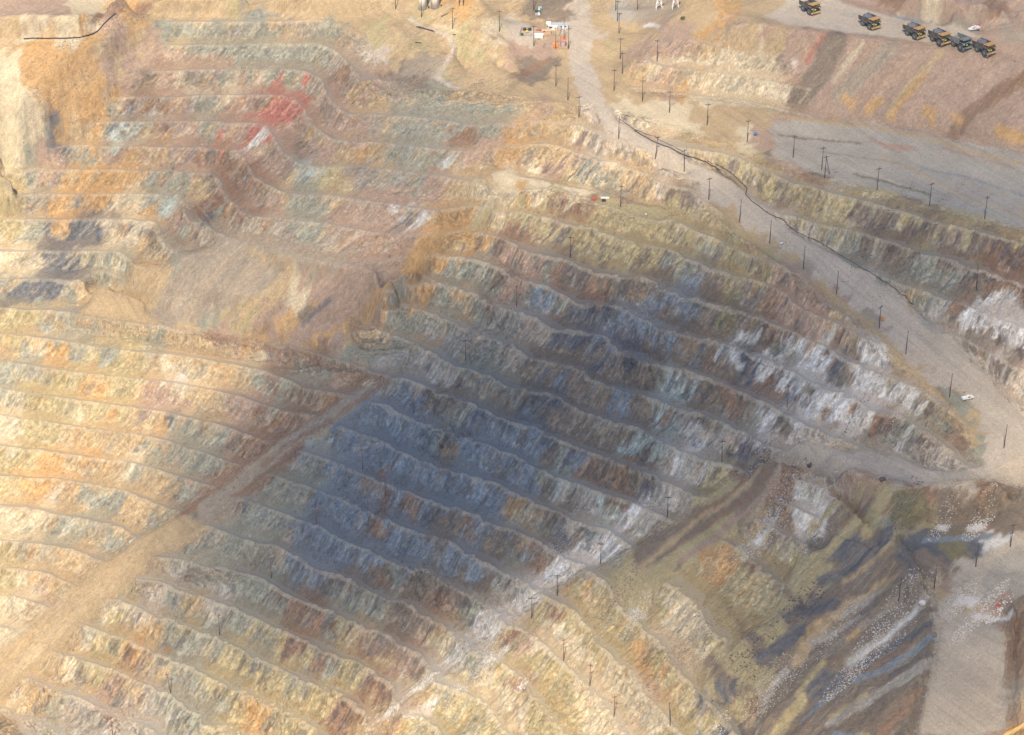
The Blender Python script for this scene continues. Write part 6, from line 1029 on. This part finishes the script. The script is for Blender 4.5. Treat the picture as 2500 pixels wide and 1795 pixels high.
for sx in (-1, 1):
    for sy in (-1, 1): MB().box(sx*1.35-.12, sx*1.35+.12, sy*1.1-.12, sy*1.1+.12, -.1, 4.6).build('post', M['red'], gf)
MB().box(-1.6, 1.6, -1.25, -1.0, 4.6, 4.85).box(-1.6, 1.6, 1.0, 1.25, 4.6, 4.85).box(-1.5, -1.25, -1.0, 1.0, 4.6, 4.85).box(1.25, 1.5, -1.0, 1.0, 4.6, 4.85).box(-1.2, 1.2, -1.2, -1.05, 3.3, 3.5).build('beam', M['red'], gf)
for q_ in (-.9, 0, .9): MB().tube((q_, -1.1, 4.85), (q_, -1.1, 5.5), .1, .06).build('insulator', M['insul'], gf)
MB().box(-.95, .95, -.8, .8, 0, 2.2).build('grey_cabinet', M['roofg'], gf, .05)
props(gf, 'red steel gantry over a grey cabinet beside the orange transformer', 'gantry')
def fence(name, pts_, label, h_=2.0, open_=False):
    zs = [(x_, y_, ground_z(x_, y_)) for x_, y_ in pts_]
    root = empty(name, pts_[0][0], pts_[0][1]); o0 = np.array(root.location)
    seg = zs if open_ else zs+[zs[0]]
    for a, b_ in zip(seg, seg[1:]):
        a = np.array(a)-o0; b_ = np.array(b_)-o0; n_ = max(1, int(np.linalg.norm(b_-a)/3))
        for k_ in range(n_):
            p = a+(b_-a)*k_/n_; MB().tube(p+np.array((0, 0, -.3)), p+np.array((0, 0, h_)), .07, .07, 6).build('post', M['steel'], root)
        m_ = MB()
        for q_ in (.08, .35, .65, .99): m_.tube(a+np.array((0, 0, h_*q_)), b_+np.array((0, 0, h_*q_)), .025, .025, 4)
        nn = int(np.linalg.norm(b_-a)/.5)
        for k_ in range(nn): p = a+(b_-a)*(k_+.5)/nn; m_.tube(p+np.array((0, 0, .1)), p+np.array((0, 0, h_)), .015, .015, 4)
        m_.build('wire_panel', M['steel'], root)
    return props(root, label, 'fence')
fence('yard_fence', PT['fence1'], 'wire fence round the storage yard with the white container')
fence('substation_fence', PT['fence2'], 'wire fence round the orange transformer and red gantry', 1.8)
def tank_item(name, p, label, cat, m_, L_=1.6, r_=.6, rz=0, parts=True):
    root = empty(name, *p, rz)
    MB().tube((-L_/2, 0, r_+.2), (L_/2, 0, r_+.2), r_, r_, 14).build('drum', m_, root, 0, True)
    MB().box(-L_*.35, -L_*.25, -r_, r_, 0, .5).box(L_*.25, L_*.35, -r_, r_, 0, .5).build('cradle', M['steel'], root)
    MB().tube((0, 0, 2*r_+.15), (0, 0, 2*r_+.4), .15).build('cap', M['dark'], root)
    return props(root, label, cat)
tank_item('fuel_tank', PT['dk1'], 'black tank at the back left corner of the fenced yard', 'tank', M['black'], 2.0, .8)
tank_item('fuel_tank', PT['dk2'], 'black tank near the pole behind the fenced yard', 'tank', M['black'], 1.8, .8, 30)
tank_item('water_tank', PT['dk3'], 'dark green tank at the front left corner of the fenced yard', 'tank', M['green'], 1.6, .7)
tank_item('gas_bottle', PT['rd1'], 'long red tank lying behind the tan container', 'tank', M['red'], 3.0, .35)
tank_item('generator', PT['yl1'], 'small yellow generator between the black tanks', 'generator', M['yel'], 1.5, .5)
tank_item('pump', PT['pump'], 'blue pump standing on the grey floor edge near a pole', 'pump', M['blue'], 1.8, .7)
def crate(name, p, label, m_, L_=2, W_=1.6, H_=1.6, rz=0):
    root = empty(name, *p, rz)
    MB().box(-L_/2, L_/2, -W_/2, W_/2, .15, H_).build('box', m_, root, .05)
    MB().box(-L_/2-.06, L_/2+.06, -W_/2-.06, W_/2+.06, H_+.002, H_+.12).build('lid', m_, root, .02)
    MB().box(-L_/2, -L_/2+.2, -W_/2, W_/2, -.1, .148).box(L_/2-.2, L_/2, -W_/2, W_/2, -.1, .148).build('skid', M['dark'], root)
    return props(root, label, 'box')
crate('red_box', PT['redbox'], 'red box alone on the sunlit ledge', M['red'], 1.4, 1.2, 1.2, 10)
crate('white_platform', PT['plat'], 'long low white box behind the dark compressor on the ledge', M['white'], 4.2, 1.0, .7, 0)
tank_item('compressor', PT['pick3'], 'dark compressor by the long white box on the ledge', 'compressor', M['dark'], 1.8, .55, 15)
tank_item('pump', PT['pick4'], 'small white pump at the edge of the pale round ledge', 'pump', M['white'], 1.2, .45, 80)
tank_item('pump', PT['pick1'], 'white pump below the dark soil patch by the haul road', 'pump', M['white'], 1.6, .5, 30)
crate('orange_box', PT['pick5'], 'small orange box beside a pole on the haul road shoulder', M['orange'], 1.0, 1.0, 1.7, 20)
crate('red_box', PT['redbit'], 'dark red box between two white rubble heaps', M['red'], 1.7, .9, .8, -30)

# ---------------------------------------------------------------- pipes, hoses, fallen poles
def drape(pts_, lift, step=2.5):
    o_ = []
    for (x0, y0), (x1, y1) in zip(pts_, pts_[1:]):
        n_ = max(1, int(math.hypot(x1-x0, y1-y0)/step))
        for k_ in range(n_): o_.append((x0+(x1-x0)*k_/n_, y0+(y1-y0)*k_/n_))
    o_.append(pts_[-1]); xs_ = np.array([p[0] for p in o_]); ys_ = np.array([p[1] for p in o_])
    zs_ = height(xs_, ys_, S0, RG)[0]
    return [(x_, y_, z_+lift) for x_, y_, z_ in zip(xs_, ys_, zs_)]
def lay_pipe(name, course, rad, label):
    props(MB().path(drape(course, rad*.7), rad).build(name, M['black'], None, 0, True), label, name)
lay_pipe('pipeline', PT['pipe1'], .38, 'black pipeline bending round the sunlit shelf at the upper left')
lay_pipe('pipeline', PT['pipe2'], .30, 'thick black pipe lying along the far edge of the haul road')
lay_pipe('hose', PT['pipe3'], .16, 'thin black hose just above the thick road pipe')
lay_pipe('hose', PT['pipe4'], .2, 'thin black hose winding down the bend beyond the thick road pipe')
lay_pipe('hose', PT['pipe5'], .17, 'black hose along the foot of the wall on the lower haul road')
def logs(p, q_, n_, label, spread):
    a = np.array((*p, ground_z(*p))); b_ = np.array((*q_, ground_z(*q_))); rnd = random.Random(n_)
    if n_ == 1:
        return props(MB().tube(a+np.array((0, 0, .25)), b_+np.array((0, 0, .25)), .3, .22).build('fallen_pole', M['wood']), label, 'pole')
    root = bpy.data.objects.new('pole_pile', None); COLL.objects.link(root); root.location = a
    for k_ in range(n_):
        s0 = np.array((rnd.uniform(-spread, spread), rnd.uniform(-spread, spread), .2+.25*(k_ % 3))); s1 = np.array((rnd.uniform(-spread, spread), rnd.uniform(-spread, spread), .2+.2*(k_ % 3)))
        u0 = rnd.uniform(0, .35); u1 = rnd.uniform(.65, 1)
        MB().tube((b_-a)*u0+s0, (b_-a)*u1+s1, .2, .15).build('pole', M['wood'], root)
    return props(root, label, 'pole pile')
logs(PT['pile'][0], PT['pile'][1], 9, 'heap of dark poles beside the curving plateau track', .8)
logs(PT['log1'][0], PT['log1'][1], 1, 'dark pole lying on the ground behind the crossarm pole near the silos', 0)
logs(PT['log2'][0], PT['log2'][1], 1, 'dark pole lying on the pale slope below the pole heap', 0)
logs(PT['log3'][0], PT['log3'][1], 1, 'short dark log on the track edge below the crossarm pole near the silos', 0)
def boulder(p, r_, m_, label, seed):
    x_, y_ = p; props(MB().blob((x_, y_, ground_z(x_, y_)+r_*.4), r_, r_*.85, r_*.75, seed, 9, 6).build('boulder', m_), label, 'boulder')
boulder(PT['bl1'], 1.8, M['rockw'], 'lone white boulder beside the lower right track', 1)
boulder(PT['bl2'], 1.3, M['rockd'], 'dark boulder on the slope just under the switchback tip', 2)
boulder(PT['bl3'], 1.6, M['rockd'], 'dark flat boulder on the outer edge of the switchback', 3)
cn_ = empty('traffic_cone', *PT['cone']); MB().tube((0, 0, .05), (0, 0, 1.1), .45, .08, 12).build('cone', M['orange'], cn_); MB().box(-.6, .6, -.6, .6, -.05, .048).build('base', M['orange'], cn_)
props(cn_, 'orange cone at the toe of the wall on the switchback', 'cone')
# a low bush of small leaves on the tan dump ridge
bx, by = PT['bush']; rnd = random.Random(5); m_ = MB(); bz = ground_z(bx, by)
for k_ in range(260):
    a = rnd.uniform(0, 6.28); rr_ = 1.5*rnd.random()**.5; zz_ = rnd.uniform(.2, 1.8)*(1-rr_*.3); c_ = np.array((bx+rr_*math.cos(a), by+rr_*math.sin(a), bz+zz_)); n_ = len(m_.v)
    for q_ in range(3): m_.v.append(tuple(c_+np.array([rnd.uniform(-.28, .28) for _ in range(3)])))
    m_.f.append((n_, n_+1, n_+2))
props(m_.build('bush', M['green']), 'small green bush on the ridge of the tan dump', 'bush')

# ---------------------------------------------------------------- loose rubble: too many stones to count
def rubble(name, m_, spots, seed):
    rnd = np.random.RandomState(seed); P_ = []; 
    for (x_, y_, rx_, ry_, n_, sz) in spots:
        a = rnd.rand(n_)*6.283; rr_ = rnd.rand(n_)**.8*1.25; u_ = rr_*np.cos(a)*rx_; v_ = rr_*np.sin(a)*ry_
        P_.append(np.stack([x_+u_*.62+v_*.78, y_+u_*.78-v_*.62, sz*(.30+rnd.rand(n_)**4*1.3)], 1))
    P_ = np.concatenate(P_); zs_ = height(P_[:, 0], P_[:, 1], S0, RG)[0]; V_ = []; F_ = []
    base = np.array([(1, 0, 0), (-1, 0, 0), (0, 1, 0), (0, -1, 0), (0, 0, 1), (0, 0, -1)], float)
    tri = [(0, 2, 4), (2, 1, 4), (1, 3, 4), (3, 0, 4), (2, 0, 5), (1, 2, 5), (3, 1, 5), (0, 3, 5)]
    for k_, ((x_, y_, s_), z_) in enumerate(zip(P_, zs_)):
        q_ = base*s_*(.6+.7*rnd.rand(6, 1)); th_ = rnd.rand()*3; c_, sn = math.cos(th_), math.sin(th_)
        q_ = np.stack([q_[:, 0]*c_-q_[:, 1]*sn, q_[:, 0]*sn+q_[:, 1]*c_, q_[:, 2]*.8], 1)+np.array((x_, y_, z_+s_*.3)); n_ = len(V_)
        V_ += [tuple(v_) for v_ in q_]; F_ += [tuple(n_+i_ for i_ in t_) for t_ in tri]
    b_ = MB(); b_.v = V_; b_.f = F_; props(b_.build(name, m_), kind='stuff')
rubble('white_rubble', M['rockw'], [(-9.6, 814.3, 11.5, 6, 1170, 0.22), (-24.9, 800.8, 10.35, 3.6, 720, 0.19), (57.5, 808.1, 10.35, 3.6, 630, 0.26), (63.4, 864.6, 8.05, 3.6, 540, 0.22), (19.6, 855.6, 9.2, 4.8, 675, 0.17), (154, 750, 29.9, 6, 3150, 0.26), (171, 759, 18.4, 7.2, 1710, 0.22), (113.7, 744.7, 16.1, 8.4, 1710, 0.22), (191.5, 802.7, 9.2, 3, 630, 0.26), (207.6, 801.7, 10.35, 3.6, 1080, 0.26), (191.9, 754.3, 13.8, 3.6, 1485, 0.22), (198.2, 744.6, 20.7, 3, 1890, 0.26), (142.9, 834.6, 18.4, 9.6, 1890, 0.22), (114.1, 834.7, 13.8, 6, 1620, 0.26), (123.4, 838.4, 10.35, 4.8, 900, 0.26), (142.4, 767.5, 16.1, 6, 990, 0.22), (177.2, 864.9, 16.1, 3.6, 720, 0.17), (117.6, 865.7, 11.5, 3.6, 540, 0.22), (206.6, 744.8, 9.2, 2.4, 180, 0.43), (4, 794, 3.45, 2.4, 112, 0.35), (161, 869.1, 16.1, 3.6, 540, 0.15), (88.8, 734.3, 6.9, 3.6, 270, 0.26)], 11)
rubble('brown_rubble', mat('brown_boulder', (.22, .17, .15), .95, 0, .4, 1.5), [(61.1, 1019.3, 18, 6, 1260, 0.28), (47.5, 817.9, 18, 8, 1260, 0.33), (119.9, 850.9, 12, 6, 780, 0.28), (145.3, 985.1, 40, 3, 660, 0.25), (-17.6, 1098.3, 6, 3, 270, 0.28), (-214.5, 1150.1, 14, 6, 1260, 0.33), (-251.4, 1104.6, 22, 12, 1800, 0.28), (-234.4, 1118.1, 18, 10, 1200, 0.28), (67.8, 771.4, 30, 5, 900, 0.28), (196.3, 956.3, 40, 2.5, 600, 0.28), (198, 856, 20, 4, 360, 0.28), (86.4, 781.6, 18, 6, 780, 0.28)], 12)
rubble('dark_rubble', M['rockd'], [(130.1, 787, 10, 6, 780, 0.36), (128.9, 846.1, 14, 5, 600, 0.36), (104.6, 763.1, 20, 8, 780, 0.36), (181.8, 969.1, 30, 2.5, 450, 0.3), (118.1, 901.1, 30, 2.5, 420, 0.24), (155.2, 866.8, 30, 2.5, 420, 0.24), (174.4, 812.7, 16, 5, 420, 0.3)], 13)

# ---------------------------------------------------------------- near spur of ochre ground at the lower right corner
nx2, ny2 = 300, 90
SXs = np.linspace(0, 1, nx2); SYs = np.linspace(-1, 1, ny2); A_, B_ = np.meshgrid(SXs, SYs)
cx_ = [(74.6, 282.2, 366.8), (193.8, 418.5, 319.6)]
P0 = np.array(cx_[0]); P1 = np.array(cx_[1]); dirv = (P1-P0)*2.6; P0 = P0-dirv*.12; dirv = dirv*1.12
near = np.array((-.75, -.62, -.38)); farv = np.array((.25, .9, -1.15))
off = np.where(B_[..., None] < 0, near*(-B_[..., None])*170, farv*B_[..., None]*330)
pos = P0+dirv*A_[..., None]+off
hh = fbm(pos[..., 0]/9, pos[..., 1]/9, 808, 5, .6)*1.6
pos[..., 2] += hh
b_ = MB(); b_.v = [tuple(p) for p in pos.reshape(-1, 3)]
b_.f = [(j*nx2+i, j*nx2+i+1, (j+1)*nx2+i+1, (j+1)*nx2+i) for j in range(ny2-1) for i in range(nx2-1)]
props(b_.build('ochre_spur', mat('ochre_ground', (.50, .31, .13), .95, 0, .45, .9), None, 0, True), kind='structure')

# ---------------------------------------------------------------- the air
hz = MB().box(-9300, 9300, -3400, 14500, -500, 720).build('haze', bpy.data.materials.new('haze_air'))
hm = hz.data.materials[0]; hm.use_nodes = True; n = hm.node_tree; n.nodes.clear()
vo = n.nodes.new('ShaderNodeVolumePrincipled'); vo.inputs['Density'].default_value = 0.6e-4; vo.inputs['Color'].default_value = (.66, .80, 1, 1); vo.inputs['Anisotropy'].default_value = .2
ou = n.nodes.new('ShaderNodeOutputMaterial'); n.links.new(vo.outputs[0], ou.inputs['Volume'])
props(hz, kind='stuff')
